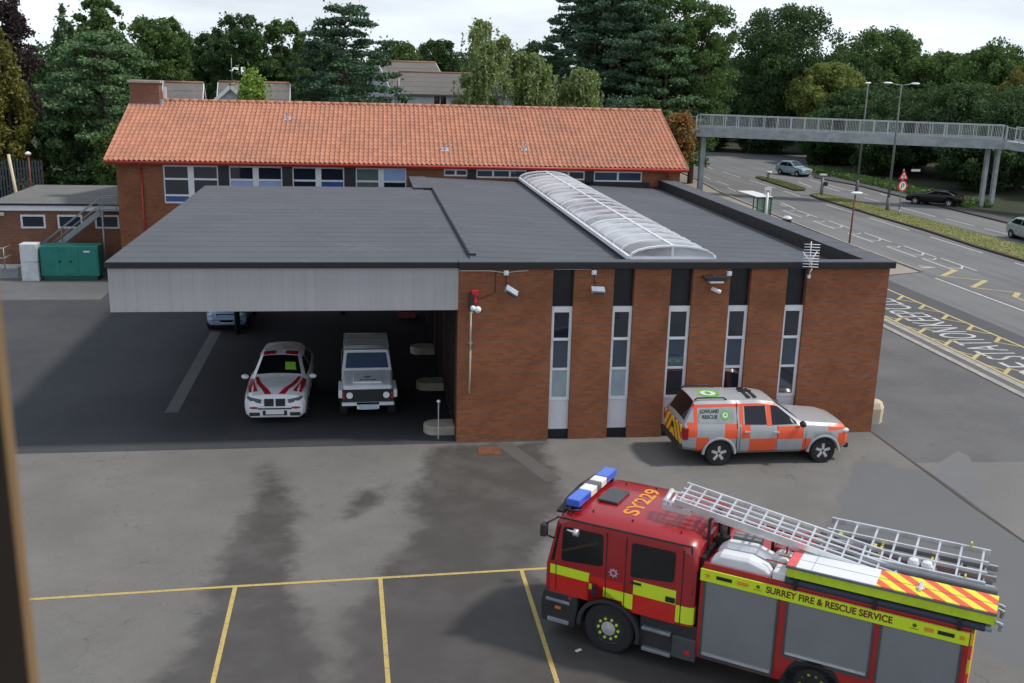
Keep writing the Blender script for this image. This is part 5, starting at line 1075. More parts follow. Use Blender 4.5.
for s, v in ((-1, 0), (1, VW)):
    pts = [(-.02+.075*math.cos(a), 1.66+.075*math.sin(a)) for a in np.linspace(0, 2*PI, 17)[:-1]]
    star = [(.05+(.1 if i % 2 == 0 else .062)*math.cos(i*PI/8), 1.67+(.1 if i % 2 == 0 else .062)*math.sin(i*PI/8)) for i in range(16)]
    ep(MB().prism(star, v-.008, v+.008, plane='xz'), 'fire_service_badge', paint('badge_silver', (.38, .38, .48), .4))
    ep(MB().prism([(.05+.04*math.cos(a), 1.67+.04*math.sin(a)) for a in np.linspace(0, 2*PI, 13)[:-1]], v-.011, v+.011, plane='xz'), 'badge_centre', paint('badge_red', (.35, .04, .08), .4))
# windscreen and front
ws_ = MB().add([(-1.365+.22*.12-.012, .20, 1.62), (-1.365+.22*.12-.012, VW-.20, 1.62), (-1.365+.22*.80-.03, VW-.22, 2.34), (-1.365+.22*.80-.03, .22, 2.34)], [(0, 1, 2, 3)]); ep(ws_, 'windscreen', M_CARGLASS, fix=False)
ep(MB().box(-1.385, -1.36, .35, VW-.35, 1.0, 1.5), 'grille', M_DARKP, bevel=.01)
vis = MB().path([(-1.02, .12, 2.64), (-1.16, .45, 2.70), (-1.2, 1.17, 2.72), (-1.16, VW-.45, 2.70), (-1.02, VW-.12, 2.64)], .035); vis.bar((-1.13, .2, 2.55), (-1.2, 1.17, 2.6), .22, .04).bar((-1.2, 1.17, 2.6), (-1.13, VW-.2, 2.55), .22, .04); ep(vis, 'sun_visor', M_BLACK)
bm_ = MB().prism([(-1.40, .32), (-1.42, .75), (-1.36, .99), (-.66, .99), (-.64, .75), (-.70, .30)], -.01, VW+.01, plane='xz'); ep(bm_, 'bumper', M_DARKP, bevel=.04)
for v in (-.02, VW-.02):
    ep(MB().box(-1.30, -.80, v-.02, v+.06, .78, .84).box(-1.25, -.80, v-.03, v+.06, .36, .44), 'step', M_STEEL, bevel=.01)
    ep(MB().box(-1.1, -.98, v-.005, v+.045, .64, .70), 'side_marker', paint('amber', (.6, .2, .02), .3)); ep(MB().box(-.83, -.77, v-.005, v+.045, .90, .95), 'side_marker', M_SR)
for v in (.30, VW-.30): ep(MB().ball((-1.40, v, .70), .05, .22, .12), 'headlight', glass('headlight_glass', (.45, .48, .52), .08))
ep(MB().box(-1.44, -1.41, .9, 1.44, .48, .60), 'number_plate', M_SW)
for v0, v1 in ((-.03, .30), (VW-.30, VW+.03)):
    pts = [(0+.64*math.cos(a), .50+.60*math.sin(a)) for a in np.linspace(-.25, PI+.1, 20)]; pin = [(0+.56*math.cos(a), .50+.53*math.sin(a)) for a in np.linspace(-.25, PI+.1, 20)]
    rings = [[(a[0], v0, a[1]), (a[0], v1, a[1]), (b[0], v1, b[1]), (b[0], v0, b[1])] for a, b in zip(pts, pin)]; ep(MB().loft(rings, smooth=False), 'wheel_arch', M_DARKP)
ep(MB().tube((0, .33, .52), (0, VW-.33, .52), .56, n=24), 'wheel_housing', M_BLACK)
YG = paint('lime_nut_markers', (.55, .75, .05), .5)
for uu, sc in ((0, 1), (3.78, 1)):
    for s in (-1, 1):
        o = wheel(fe, uu-2.5, s*1.17, .50, .30, s, M_ALU, 0, YG)
sk = MB(); sk.box(.60, 1.70, .05, VW-.05, .30, .98); ep(sk, 'step_well', M_DARKP, bevel=.02)
for v in (0, VW-.12): ep(MB().box(.66, 1.22, v-.03, v+.15, .70, .76).box(.68, 1.24, v-.03, v+.15, .28, .35), 'step', M_STEEL, bevel=.012)
ep(MB().box(1.25, 1.70, .0, .1, .30, .74), 'battery_box', paint('dark_grey_box', (.06, .065, .07), .5), bevel=.02); ep(MB().box(1.5, 1.6, -.01, .0, .42, .5), 'marker_lamp', M_SR)
# mirrors
for v, s in ((-.08, -1), (VW+.08, 1)):
    ep(MB().box(-1.42, -1.30, v-.08, v+.08, 2.12, 2.38), 'mirror', M_DARKP, bevel=.03); ep(MB().path([(-1.32, v, 2.38), (-1.15, v-s*.2, 2.48)], .018).path([(-1.32, v, 2.15), (-1.15, v-s*.2, 2.0)], .018), 'mirror_arm', M_DARKP)
ep(MB().tube((-.75, -.07, 2.33), (-.66, -.07, 2.33), .07).tube((-.9, -.05, 2.33), (-.75, -.07, 2.33), .02), 'side_lamp', M_ALU)
# cab roof
lb = MB(); c0 = Vector((-.92, .20, 2.77)); c1 = Vector((-.93, 2.12, 2.77)); segs = [0, .30, .47, .57, .72, 1.0]; 
BLU = paint('blue_light_lens', (.03, .12, .62), .15, coat=.8, var=.1); WHT = paint('white_light_lens', (.80, .80, .72), .25); GRY = paint('grey_light_lens', (.12, .13, .14), .3)
for k in range(5): lb.bar(c0.lerp(c1, segs[k]+.004), c0.lerp(c1, segs[k+1]-.004), .27, .15, m=(0, 1, 2, 1, 0)[k])
ep(lb, 'light_bar', [BLU, WHT, GRY], bevel=.02)
ep(MB().box(-1.06, -.80, .35, .42, 2.62, 2.72).box(-1.06, -.80, 1.9, 1.97, 2.62, 2.72).path([(-.75, .22, 2.66), (-.9, .1, 2.66), (-1.0, .15, 2.66)], .025), 'light_bar_bracket', M_BLACK)
ep(MB().box(-.66, -.25, .80, 1.46, 2.665, 2.71), 'roof_hatch', paint('hatch_grey', (.07, .075, .08), .6), bevel=.01)
for u_ in (-.12, .62): ep(MB().bar((u_, .12, 2.6), (u_, .14, 2.6), .01), 'rivet', M_BLACK) if False else None
M_OR = paint('orange_lettering', (.75, .30, .03), .5)
sy_ = text('SY229', .42, M_OR, fe, Matrix.Translation((.12-2.5, 1.20-1.17, 2.6745)) @ Matrix.Rotation(PI/2, 4, 'Z'), width=1.36)
for q_ in sy_.data.vertices: q_.co.z = 2.6515+.02*max(0, min(1, (min(q_.co.y+1.17, VW-1.17-q_.co.y)-.4)/.77))+(.002 if q_.co.z > 2.6745 else 0)
for u_, v_ in ((-.55, .35), (.25, .32), (-.5, 1.9), (.1, 2.0), (1.2, .3)): ep(MB().ball((u_, v_, 2.65), .02), 'roof_bolt', M_BLACK)
# body
ep(MB().box(1.69, 6.12, .03, VW-.03, .42, 2.20), 'body', M_FR, bevel=.015)
ep(MB().box(1.62, 1.69, .2, VW-.2, .5, 2.3), 'cab_gap', M_BLACK)
M_LIME = paint('lime_reflective', LIME, .4, var=.06)
for v in (0, VW-.03): ep(MB().box(1.69, 6.10, v, v+.03, 1.965, 2.185), 'name_band', M_LIME)
def shutmat():
    m, nt, bs = newmat('roller_shutter'); tc = nt.nodes.new('ShaderNodeTexCoord'); s = nt.nodes.new('ShaderNodeSeparateXYZ'); nt.links.new(tc.outputs['Object'], s.inputs[0])
    u = mth(nt, 'FRACT', mth(nt, 'DIVIDE', s.outputs[2], .055)); j = mth(nt, 'LESS_THAN', u, .2); f = noise(nt, 1.2, 5)
    c = mixc(nt, f, (.20, .21, .225), (.265, .275, .29)); c = mixc(nt, mth(nt, 'MULTIPLY', j, .22), c, (.12, .12, .13)); nt.links.new(c, bs.inputs['Base Color'])
    bs.inputs['Metallic'].default_value = .3; bs.inputs['Roughness'].default_value = .38; bump(nt, bs, j, -.4, .004); return m
MSH = shutmat()
for u0_, u1_, zb in ((1.80, 3.06, .50), (3.26, 4.64, .95), (4.80, 5.99, .50)):
    for v, s in ((.0, -1), (VW, 1)):
        a, b2 = (.012, .03) if s < 0 else (VW-.03, VW-.012)
        sh = ep(MB().box(u0_, u1_, a, b2, zb, 1.955), 'roller_shutter', MSH)
        a, b2 = (.0, .03) if s < 0 else (VW-.03, VW)
        ep(MB().box(u0_-.035, u0_, a, b2, zb-.03, 1.96).box(u1_, u1_+.035, a, b2, zb-.03, 1.96).box(u0_, u1_, a, b2, zb-.05, zb), 'shutter_rail', paint('dark_aluminium', (.10, .105, .11), .4, .5), sh)
        ep(MB().box(u0_+.02, u1_-.02, (-.008 if s < 0 else VW-.012), (.012 if s < 0 else VW+.008), zb+.02, zb+.06), 'lift_bar', M_ALU, sh)
ep(MB().tube((3.78, -.0, .32), (3.78, .3, .32), .56, n=30), 'rear_wheel_arch', M_BLACK)
for v in (-.002, ):
    for (u_, w_, mt, nm) in ((1.82, .05, M_OR, 'marker_lamp'), (2.12, .20, M_BLACK, 'vent_slot'), (2.45, .14, M_OR, 'marker_lamp'), (5.28, .0, None, ''), (5.50, .10, M_OR, 'marker_lamp'), (5.76, .18, M_BLACK, 'vent_slot'), (6.0, .05, M_OR, 'marker_lamp')):
        if mt: ep(MB().box(u_-w_*.7, u_+w_*.7, -.012, 0, 2.05, 2.115), nm, mt, bevel=.004)
for u_ in (2.72, 5.28): ep(MB().prism([(u_+.035*math.cos(a), 2.10+.035*math.sin(a)) for a in np.linspace(0, 2*PI, 9)[:-1]], -.004, 0, plane='xz').box(u_-.07, u_+.07, -.003, 0, 2.035, 2.045), 'small_crest', paint('dark_olive_print', (.10, .14, .02), .5))
text('SURREY FIRE & RESCUE SERVICE', .17, paint('maroon_lettering', (.16, .012, .02), .5), fe, Matrix.Translation((3.90-2.5, -1.17-.004, 2.085)) @ Matrix.Rotation(PI/2, 4, 'X'), width=2.08)
ep(MB().box(6.12, 6.16, .1, VW-.1, .5, 2.15), 'rear_panel', chevmat('rear_chevrons', .5, ax='yz', mirror=True))
# roof equipment
for v in (.06, VW-.10): ep(MB().box(1.72, 6.1, v, v+.04, 2.2, 2.28), 'roof_rail', M_FR)
M_POD = paint('white_gelcoat', (.74, .75, .76), .35, var=.06)
for v0, up in ((.10, 0), (.52, .03)):
    z0 = 2.22; rings = []
    for u_, z1, ins in ((1.80, 2.30, .08), (1.84, 2.36, .04), (1.98, 2.47, .03), (2.48, 2.49, .03), (2.78, 2.40, .04), (2.88, 2.31, .08)):
        rings.append([(u_, v0+ins, z0), (u_, v0+ins, z1-.05), (u_, v0+ins+.06, z1+up), (u_, v0+.34-ins, z1+up), (u_, v0+.38-ins, z1-.05), (u_, v0+.38-ins, z0)])
    ep(MB().loft(rings, smooth=False), 'lamp_pod', M_POD, bevel=.025)
ep(MB().box(2.92, 3.16, .08, .44, 2.22, 2.42).tube((3.0, .55, 2.34), (3.0, .95, 2.34), .13, n=14).tube((2.93, .62, 2.34), (2.93, .9, 2.34), .16, n=14), 'mast_motor', M_POD, bevel=.03)
ep(MB().box(1.98, 2.50, .92, 1.14, 2.2, 2.52), 'grey_box', paint('mid_grey_box', (.22, .24, .25), .5), bevel=.01)
ep(MB().path([(1.75, 1.0, 2.2), (1.75, 1.0, 2.7), (1.75, 1.5, 2.7), (1.75, 1.5, 2.2)], .03).path([(2.65, 1.2, 2.2), (2.65, 1.2, 2.5), (2.65, 1.5, 2.55)], .03).box(1.66, 1.9, .95, 1.1, 2.2, 2.42), 'ladder_gantry', M_DARKP)
ep(MB().box(2.7, 6.0, 1.05, 1.40, 2.2, 2.42), 'red_trunking', M_FR, bevel=.01)
ep(MB().path([(2.75, .3, 2.5), (3.1, .3, 2.5)], .015).path([(2.9, .55, 2.52), (3.3, .55, 2.52)], .012).path([(3.0, .75, 2.25), (3.0, .75, 2.6), (3.0, 1.0, 2.6)], .02), 'roof_piping', M_FR)
# long lime-sided locker with white and chevron lid
lk = MB(); lk.box(3.18, 6.43, -.02, .60, 2.43, 2.60); lo = ep(lk, 'roof_locker', paint('lime_locker', (.50, .66, .02), .45), bevel=.008)
ep(MB().box(3.16, 6.44, -.05, .62, 2.60, 2.635), 'locker_edge', paint('grey_edge', (.12, .13, .15), .5), lo)
ep(MB().box(3.17, 3.32, -.03, .61, 2.636, 2.648), 'pink_end_panel', paint('pink_red', (.72, .12, .12), .5), lo); ep(MB().box(3.325, 4.62, -.03, .61, 2.636, 2.650), 'white_lid', M_POD, lo)
ep(MB().box(4.62, 6.43, -.03, .61, 2.636, 2.650), 'chevron_lid', chevmat('lid_chevrons', .40, ax='xy', slope=1.0, c1=(.80, .74, .03), c2=(.78, .09, .03)), lo)
ep(MB().box(3.33, 6.42, .28, .288, 2.651, 2.653).box(3.58, 3.585, -.03, .61, 2.651, 2.653), 'lid_seam', GRY, lo); ep(MB().box(5.25, 5.31, .12, .40, 2.65, 2.70).box(5.22, 5.34, .18, .24, 2.65, 2.69), 'latch', M_ALU, lo, bevel=.01)
for v, r_, z_ in ((.10, .075, 2.31), (.30, .075, 2.30), (.50, .07, 2.31)):
    ep(MB().tube((3.15, v, z_), (6.30, v, z_), r_, n=14, m=0).tube((6.30, v, z_), (6.40, v, z_), r_*.8, n=12, m=1), 'suction_hose', [paint('navy_hose', (.03, .04, .07), .5), M_STEEL])
for u_ in (3.3, 4.6, 5.9): ep(MB().box(u_, u_+.06, -.0, .62, 2.2, 2.43), 'locker_bracket', M_BLACK)
for v in (-.02, .45, .62): ep(MB().path([(6.43, v, 2.5), (6.52, v, 2.48), (6.5, v, 2.36)], .028).ball((6.51, v, 2.47), .04), 'rear_fitting', M_STEEL)
for u_ in (5.05, 5.27): ep(MB().lathe([(.01, .14), (.075, .12), (.10, .05), (.09, 0), (.03, -.05), (.03, -.15)], (u_, 1.20, 2.58), n=16), 'work_lamp', M_POD)
# ladders rest on the engine: things of their own
def gl_(u_, v_, z_): P = EB+ED*(u_-2.5)+EN*(v_-1.17); return Vector((P.x, P.y, z_))
def ladder_local(name, label, u0_, z0, u1_, z1, rows, rung, parent_loc=None, w_=.055, extra=None):
    t = empty(name, EB, ETH, label, 'ladder', None)
    for i, (v, dz_, h) in enumerate(rows):
        ep(MB().bar((u0_, v, z0+dz_), (u1_, v, z1+dz_), .045, h), 'stile', M_ALU, t)
    n = int((u1_-u0_)/rung); va, vb_ = rows[0][0], rows[-1][0]; rm = MB()
    for k in range(n+1):
        f_ = (k+.3)/(n+.6); u_ = u0_+(u1_-u0_)*f_; z_ = z0+(z1-z0)*f_
        rm.bar((u_, va, z_+rows[0][1]), (u_, vb_, z_+rows[-1][1]), .035)
    ep(rm, 'rungs', M_ALU, t)
    return t
la = ladder_local('extension_ladder', 'long bright aluminium ladder sloping down from above the cab roof', .92, 3.09, 5.2, 2.50, [(.62, -.02, .10), (.80, .0, .03), (.98, .01, .05), (1.17, .03, .03), (1.36, .06, .06)], .29)
low = MB()
for v in (.72, 1.28): low.bar((1.0, v, 2.94), (5.1, v, 2.40), .04, .07)
for k in range(12): f_ = k/12; low.bar((1.0+4.1*f_+.12, .72, 2.92-.54*f_), (1.0+4.1*f_+.12, 1.28, 2.92-.54*f_), .03)
ep(low, 'lower_section', M_ALU, la)
tip = MB().path([(.72, .66, 3.02), (1.1, .66, 3.0)], .03).path([(.72, 1.0, 3.1), (1.1, 1.0, 3.06)], .025).tube((.74, .62, 3.0), (.74, 1.02, 3.1), .05).tube((.85, .62, 2.98), (.85, 1.02, 3.06), .03).bar((.7, .62, 2.92), (1.25, .62, 2.90), .05, .10)
ep(tip, 'ladder_head', M_ALU, la)
ep(MB().bar((1.62, .60, 2.2), (1.62, .60, 2.85), .05).bar((1.62, 1.3, 2.2), (1.62, 1.3, 2.85), .05).bar((1.62, .6, 2.85), (1.62, 1.3, 2.85), .05), 'support_frame', M_DARKP, la)
lc = ladder_local('roof_ladder', 'wide aluminium ladder set lying flat along the far side of the engine roof', 3.50, 2.66, 6.2, 2.66, [(1.02, -.06, .10), (1.36, -.01, .06), (1.70, .03, .06), (2.08, .07, .10)], .38)
lw = MB()
for v in (1.10, 1.5, 1.95): lw.bar((3.35, v, 2.52), (6.35, v, 2.52), .06, .10)
for k in range(8): lw.bar((3.5+.38*k, 1.1, 2.50), (3.5+.38*k, 1.95, 2.50), .03)
ep(lw, 'lower_section', paint('worn_aluminium', (.40, .41, .42), .45, .5), lc); ep(MB().tube((4.0, .93, 2.56), (6.4, .93, 2.56), .07, n=12), 'pole_tube', paint('grey_tube', (.17, .18, .20), .5), lc)
ep(MB().box(3.72, 3.78, 1.55, 1.72, 2.62, 2.70).box(4.45, 4.49, 1.3, 1.75, 2.55, 2.62).box(4.35, 4.40, 1.35, 1.5, 2.6, 2.70).box(5.3, 5.34, 1.30, 1.6, 2.55, 2.64).box(5.87, 5.90, 2.02, 2.12, 2.72, 2.86).box(5.87, 5.90, 1.0, 1.12, 2.6, 2.68), 'yellow_strap', paint('yellow_strap', (.55, .50, .08), .5), lc)
ep(MB().box(3.4, 6.3, 1.42, 2.12, 2.28, 2.33), 'added_gap_darkening_sheet', M_DARKP, lc)  # dark sheet added below the rails to darken the gaps between them
ep(MB().box(3.6, 3.66, 1.0, 2.1, 2.2, 2.47).box(5.8, 5.86, 1.0, 2.1, 2.2, 2.47), 'ladder_rest', M_DARKP, lc)

# ------------------------------------------------------------------ trees
def leaves(C, size, rs, flat=0.):
    n = len(C); a = rs.normal(size=(n, 3)); a[:, 2] *= (1-flat*.6); a /= np.linalg.norm(a, axis=1)[:, None]
    b = rs.normal(size=(n, 3)); b -= (b*a).sum(1)[:, None]*a; b /= np.linalg.norm(b, axis=1)[:, None]
    s = size*rs.uniform(.6, 1.3, n)[:, None]
    V = np.stack([C+a*s*.62, C+b*s*.36, C-a*s*.62, C-b*s*.36], 1).reshape(-1, 3); return V
def quads_obj(name, V, mat, parent):
    n = len(V)//4; me = bpy.data.meshes.new(name); me.vertices.add(4*n); me.vertices.foreach_set('co', V.astype(np.float32).ravel())
    me.loops.add(4*n); me.loops.foreach_set('vertex_index', np.arange(4*n, dtype=np.int32)); me.polygons.add(n); me.polygons.foreach_set('loop_start', np.arange(0, 4*n, 4, dtype=np.int32)); me.polygons.foreach_set('loop_total', np.full(n, 4, np.int32))
    me.materials.append(mat); me.update(); me.validate(); o = bpy.data.objects.new(name, me); COL.objects.link(o); o.parent = parent; return o
def tree(kind, x, y, h, r, leaf, seed, label, name='tree', base=.28, n=None, size=None, cat='tree', group=None, bark=None):
    rs = np.random.RandomState(seed); t = empty(name, (x, y, 0), 0, label, cat, group)
    dist = math.hypot(x-CAM.x, y-CAM.y); size = size or (.07+.0017*dist); dens = 1.
    tr = MB(); top = h*.9; tr_r = max(.1, h*.018)
    lean = rs.uniform(-.03, .03, 2)*h
    prev = Vector((0, 0, 0)); K = 6; cent = []
    for k in range(1, K+1):
        f = k/K; c = Vector((lean[0]*f+rs.uniform(-.1, .1), lean[1]*f+rs.uniform(-.1, .1), top*f)); tr.tube(prev, c, tr_r*(1-.85*(k-1)/K), tr_r*(1-.85*k/K), 8, cap=False); cent.append(c); prev = c
    cl = []
    z0 = h*base; H = h-z0
    if kind in ('oak', 'bush'):
        m = 95 if kind == 'oak' else 45
        if r > 4.5: m = 150
        for i in range(m):
            d = rs.normal(size=3); d /= np.linalg.norm(d); f = rs.uniform(.35, 1)**.6; q = rs.uniform(.85, 1.15)
            p = np.array([d[0]*r*.86*f*q, d[1]*r*.86*f*q, z0+H*.5+d[2]*H*.44*f*q])
            if d[2] < 0: p[:2] *= .9
            cl.append((p, r*rs.uniform(.16, .30), r*rs.uniform(.13, .22)))
        # small leaders poking out of the outline
        for i in range(m//4): a = rs.uniform(0, 2*PI); f = rs.uniform(.2, .85); cl.append((np.array([math.cos(a)*r*f, math.sin(a)*r*f, z0+H*(.5+.5*math.sqrt(max(0, 1-f*f)))-.1*r]), r*.12, r*.13))
    elif kind == 'cone':
        for i in range(110):
            f = rs.uniform(0, 1)**.9; a = rs.uniform(0, 2*PI); rad = r*(1-f)**.75*rs.uniform(.4, 1.05); cl.append((np.array([math.cos(a)*rad, math.sin(a)*rad, z0+H*f*.97]), r*.26*(1.15-f), r*.30*(1.1-f*.7)))
    elif kind == 'pine':
        L = int(H/.95)
        for i in range(L):
            f = (i+.3)/L; prof = math.sin(PI*min(1, .22+.78*f*.98))**.75 if f < .98 else .2; m = int(7+8*prof*r/4)
            for j in range(m):
                a = rs.uniform(0, 2*PI); rad = r*prof*rs.uniform(.35, 1.12); zz = z0+H*f+rs.uniform(-.3, .3)+.10*rad
                p = np.array([math.cos(a)*rad, math.sin(a)*rad, zz]); cl.append((p, rs.uniform(.55, .95)*min(1.2, r/3.6), rs.uniform(.18, .32)))
                if rs.rand() < .35: tr.tube((lean[0]*f, lean[1]*f, zz-.5), tuple(p), .07, .02, 5, cap=False)
    elif kind == 'birch':
        for i in range(44):
            a = rs.uniform(0, 2*PI); f = rs.uniform(.05, 1); rad = r*rs.uniform(.15, .9)*math.sqrt(max(.05, 1-(f-.35)**2*1.6)); p = np.array([math.cos(a)*rad, math.sin(a)*rad, z0+H*f*.95]); cl.append((p, r*.2, r*.22))
            tr.tube((lean[0]*f, lean[1]*f, (z0+H*f)*.86), tuple(p), .05, .015, 5, cap=False)
    tot = n or {'oak': 27000, 'bush': 14000, 'cone': 22000, 'pine': 36000, 'birch': 14000}[kind]*(1.4 if r > 5 else 1)
    wts = np.array([c[1]**2*c[2] for c in cl])**.62; wts /= wts.sum(); P = []
    for (c, a, b), wq in zip(cl, wts):
        k = max(20, int(tot*wq)); d = rs.normal(size=(k, 3)); d /= np.linalg.norm(d, axis=1)[:, None]; d *= (rs.uniform(.25, 1, k)**.5)[:, None]; P.append(c+d*np.array([a, a, b]))
        if kind == 'birch':
            for s_ in range(14):
                q = c+np.array([rs.normal()*a, rs.normal()*a, 0]); ln = rs.uniform(.5, 1.7); m = 14; tt = np.linspace(0, 1, m); P.append(np.column_stack([q[0]+tt*rs.uniform(-.15, .15)+rs.normal(size=m)*.04, q[1]+rs.normal(size=m)*.04, q[2]-tt*ln]))
    C = np.concatenate(P)
    # a looser scatter that blurs the clump edges
    ex = C[rs.randint(0, len(C), len(C)//6)]+rs.normal(size=(len(C)//6, 3))*.22; C = np.concatenate([C, ex]); C = C[C[:, 2] > .05]
    if kind in ('oak',):
        for i in range(10): c = cl[rs.randint(0, len(cl))][0]; zs_ = rs.uniform(.35, .7)*h; tr.tube((lean[0]*.5, lean[1]*.5, zs_*.8), tuple(c*.85+np.array([0, 0, zs_])*.15), tr_r*.4, tr_r*.12, 6, cap=False)
    tr.build('trunk', bark or (M_BARKW if kind == 'birch' else M_BARK), t, fix=False)
    quads_obj('crown', leaves(C, size, rs, .4 if kind == 'pine' else 0), LEAF[leaf], t); return t
TR = [
 ('oak', -31.5, 62, 17.0, 3.6, 'purple', .2, 'dark purple copper beech at the far left edge', 'copper_beech'),
 ('cone', -26.6, 48, 12.6, 2.7, 'olive', .12, 'olive-brown conifer in front of the copper beech', 'conifer_tree'),
 ('cone', -28.3, 70, 15.3, 2.9, 'green', .1, 'pointed green conifer between the copper beech and the broad feathery pine', 'conifer_tree'),
 ('oak', -26.6, 76, 16.2, 2.6, 'oak', .3, 'slim round-topped tree rising behind the broad feathery pine', 'tree'),
 ('pine', -20.6, 50, 12.7, 4.3, 'green', .06, 'broad feathery green pine behind the brick chimney', 'pine_tree'),
 ('oak', -23.2, 85, 15.2, 3.7, 'oak', .15, 'bushy green tree right of the broad feathery pine', 'oak_tree'),
 ('oak', -19.6, 97, 13.8, 3.0, 'dark', .1, 'dark lower tree filling the dip in the skyline above the left houses', 'tree'),
 ('oak', -15.5, 90, 15.8, 3.5, 'dark', .15, 'tall rounded dark tree above the small bright birch', 'oak_tree'),
 ('oak', -11.2, 92, 15.4, 3.0, 'oak', .12, 'rounded green tree left of the big layered pine', 'oak_tree'),
 ('pine', -4.3, 68, 15.8, 4.9, 'pine', .08, 'big dark layered pine left of the white house', 'pine_tree'),
 ('birch', -11.3, 56, 10.4, 1.25, 'bright', .25, 'small bright green birch in front of the long grey roof', 'birch_tree'),
 ('oak', 2.0, 122, 14.2, 4.3, 'oak', .1, 'distant tree on the skyline above the white house roof', 'oak_tree'),
 ('oak', 8.3, 126, 14.6, 4.2, 'dark', .1, 'distant dark tree right of the white house roof', 'oak_tree'),
 ('birch', 7.1, 58, 14.6, 2.6, 'birch', .15, 'tall weeping birch right of the white house', 'birch_tree'),
 ('birch', 11.1, 60, 12.4, 2.5, 'birch', .12, 'second weeping birch, lower and right of the tallest one', 'birch_tree'),
 ('birch', 15.6, 62, 10.9, 3.0, 'birch', .1, 'low spreading birch in front of the cedar', 'birch_tree'),
 ('oak', 15.6, 82, 13.6, 3.4, 'dark', .1, 'dark tree between the birches and the cedar', 'tree'),
 ('pine', 20.0, 75, 21.5, 5.6, 'pine', .1, 'tall spreading cedar with flat boughs leaving the top of the photo', 'cedar_tree'),
 ('pine', 21.6, 73, 21.0, 5.4, 'pine', .04, 'dense dark pine right of the spreading cedar', 'pine_tree'),
 ('oak', 29.8, 73, 17.8, 3.9, 'oak', .12, 'tall leafy tree above the left end of the footbridge', 'oak_tree'),
 ('oak', 55.7, 115, 20.4, 8.0, 'dark', .1, 'largest dark domed oak above the middle of the footbridge', 'oak_tree'),
 ('oak', 58.4, 106, 12.6, 4.8, 'acacia', .15, 'yellow-green tree in front of the largest dark oak', 'acacia_tree'),
 ('oak', 76.4, 128, 18.4, 7.2, 'oak', .1, 'rounded oak behind the twin street lamps', 'oak_tree'),
 ('oak', 74.3, 105, 14.5, 5.5, 'oak', .1, 'wide green tree right of the twin street lamps', 'oak_tree'),
 ('oak', 71.9, 90, 15.0, 5.6, 'oak', .1, 'wide green tree near the right edge of the skyline', 'oak_tree'),
 ('oak', 71.6, 80, 13.3, 5.0, 'olive', .1, 'olive-tinged tree at the right edge of the photo', 'oak_tree'),
 ('oak', 54.2, 116, 9.6, 6.6, 'dark', .0, 'low dark tree under the footbridge behind the silver-blue car', 'tree'),
 ('oak', 47.0, 121, 9.0, 5.6, 'dark', .0, 'low dark tree where the road bends out of sight', 'tree'),
 ('oak', 60.8, 100, 9.4, 6.3, 'dark', .0, 'low dark tree behind the traffic post', 'tree'),
 ('oak', 61.0, 88, 9.8, 5.8, 'dark', .0, 'low dark tree behind the warning sign', 'tree'),
 ('oak', 62.8, 79, 10.4, 5.6, 'dark', .0, 'low dark tree behind the black saloon car', 'tree'),
 ('oak', 63.2, 70, 10.2, 5.6, 'dark', .0, 'low dark tree behind the right columns of the footbridge', 'tree'),
 ('oak', 66.5, 60, 10.0, 5.6, 'oak', .0, 'green tree at the right edge behind the bridge ramp', 'tree'),
 ('oak', 55.6, 97, 7.0, 4.0, 'dark', .0, 'dark roadside thicket behind the far kerb', 'tree'),
 ('oak', 55.5, 84, 6.5, 3.6, 'dark', .0, 'dark roadside thicket left of the street name plate', 'tree'),
 ('oak', 57.8, 68, 6.3, 3.6, 'dark', .0, 'dark roadside thicket between the saloon car and the bridge columns', 'tree'),
 ('oak', 31.2, 85, 12.2, 5.0, 'oak', .24, 'leafy tree overhanging the road at the left end of the footbridge', 'tree'),
 ('oak', 21.2, 50, 7.5, 1.55, 'rowan', .42, 'small tree with rust-brown foliage at the left end of the footbridge', 'rowan_tree'),
 ('oak', 21.8, 62, 8.6, 2.6, 'dark', .0, 'dark tree hiding the left stair of the footbridge', 'tree'),
 ('bush', -22.9, 49, 8.0, 2.8, 'dark', .0, 'dark bush mass above the annex roof beside the lamp post', 'bush'),
 ('bush', -27.5, 49, 8.2, 2.6, 'dark', .0, 'dark bush behind the palisade fence', 'bush'),
 ('bush', -18.6, 44, 6.6, 2.0, 'oak', .0, 'green bush between the annex roof and the tiled gable', 'bush'),
 ('bush', -31.5, 58, 9.0, 3.0, 'dark', .0, 'dark bush at the left edge behind the fence', 'bush'),
 ('pine', 15.8, 46, 9.0, 2.2, 'pine', .1, 'low pine boughs just above the tiled ridge under the cedar', 'pine_tree'),
 ('oak', -8.0, 110, 13.4, 5.5, 'dark', .05, 'dark tree filling the gap behind the big layered pine', 'tree'),
 ('oak', 27.5, 96, 14.5, 5.0, 'dark', .05, 'dark tree behind the tall leafy tree at the bridge end', 'tree'),
 ('oak', 36.0, 126, 13.5, 6.0, 'dark', .02, 'dark tree closing the view where the road bends left', 'tree'),
 ('oak', 25.0, 84, 20.5, 5.2, 'dark', .1, 'dark crown between the cedar and the dense pine behind them', 'tree'),
 ('oak', 27.0, 78, 20.5, 4.6, 'oak', .1, 'tall leafy crown right behind the dense dark pine', 'tree'),
 ('pine', 25.6, 70, 15.5, 3.6, 'green', .1, 'lower green pine just left of the footbridge end', 'pine_tree'),
 ('oak', 66.0, 118, 14.0, 6.0, 'dark', .05, 'dark tree in the gap between the two great oaks', 'tree'),
]
for i, (k, x, y, h, r, lf, ba, lb, nm) in enumerate(TR): tree(k, x, y, h, r*(1.12 if k == 'oak' and y > 65 else 1), lf, 100+i, lb, nm, ba)
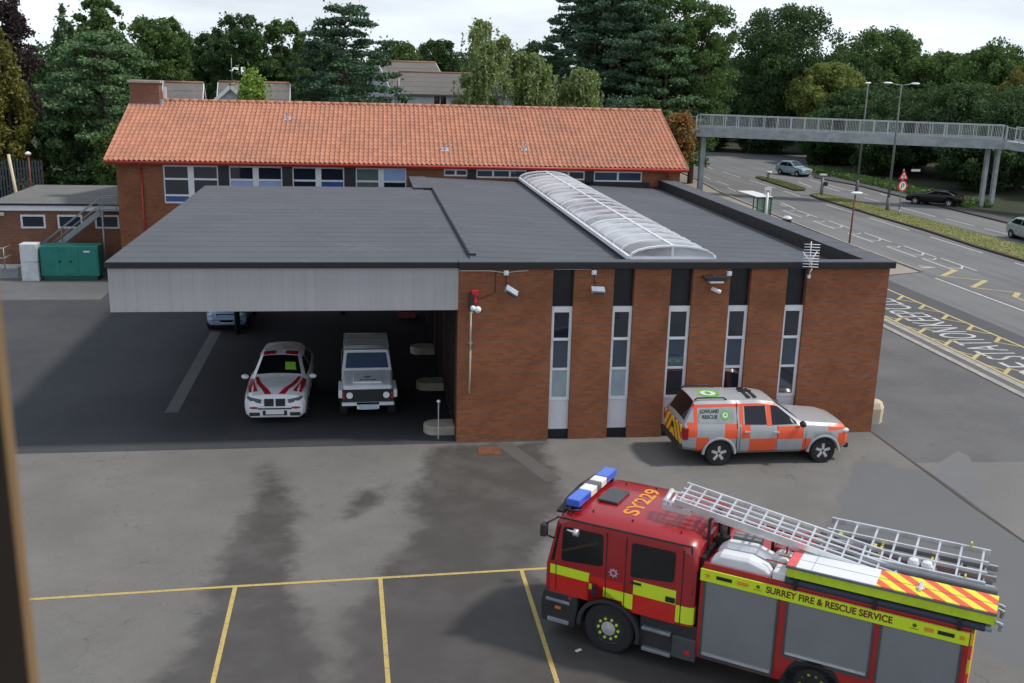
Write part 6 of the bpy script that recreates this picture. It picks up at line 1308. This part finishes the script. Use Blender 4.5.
# far-off wood that closes the skyline
rs = np.random.RandomState(77); P = []
for i in range(150):
    a = rs.uniform(-62, 150); yy = rs.uniform(136, 170); hh = rs.uniform(9.5, 14.0)+1.2*math.sin(a*.13); rr_w = rs.uniform(2.5, 4.5)
    m = 900; d = rs.normal(size=(m, 3)); d /= np.linalg.norm(d, axis=1)[:, None]; d *= (rs.uniform(.5, 1, m)**.4)[:, None]
    P.append(np.array([a, yy, hh*.5])+d*np.array([rr_w, rr_w, hh*.5])*(1+.18*np.sin(d[:, :1]*9+i)*np.cos(d[:, 2:3]*11+i)))
    for j in range(5): c = np.array([a+rs.uniform(-rr_w, rr_w)*.7, yy, hh*rs.uniform(.75, .98)]); P.append(c+rs.normal(size=(90, 3))*np.array([.8, .8, .6]))
Cw = np.concatenate(P); Cw = Cw[Cw[:, 2] > 0]; wd_ = quads_obj('distant_wood', leaves(Cw, .62, rs), LEAF['dark'], None); tag(wd_, 'far-off dark wood closing the horizon', 'wood', kind='stuff')
# roadside weeds behind the parapet
rs = np.random.RandomState(5); n = 900; Cw = np.column_stack([rs.normal(26.2, .35, n), rs.uniform(31, 39, n), np.abs(rs.normal(0, .28, n))+.05])
wd_ = quads_obj('weeds', leaves(Cw, .16, rs), foliage('weed_leaves', (.14, .20, .05), (.50, .46, .06), (.20, .24, .05)), None); tag(wd_, 'yellow-flowering weeds at the back of the pavement', 'weeds', kind='stuff')
rs = np.random.RandomState(6); n = 5000; Cw = np.column_stack([rs.uniform(48.8, 51.6, n), rs.uniform(55, 90, n), np.abs(rs.normal(0, .2, n))+.05]); 
wd_ = quads_obj('undergrowth', leaves(Cw, .3, rs), LEAF['oak'], None); tag(wd_, 'green undergrowth along the far kerb', 'undergrowth', kind='stuff')


tag(MB().box(-.065, .065, -.03, .03, 0, .012).build('litter_scrap', M_SW), 'small scrap of white litter on the tarmac beside the front wheel', 'litter').location = (1.32, -11.58, .016)
bpy.data.objects['litter_scrap'].rotation_euler = (0, 0, .5)
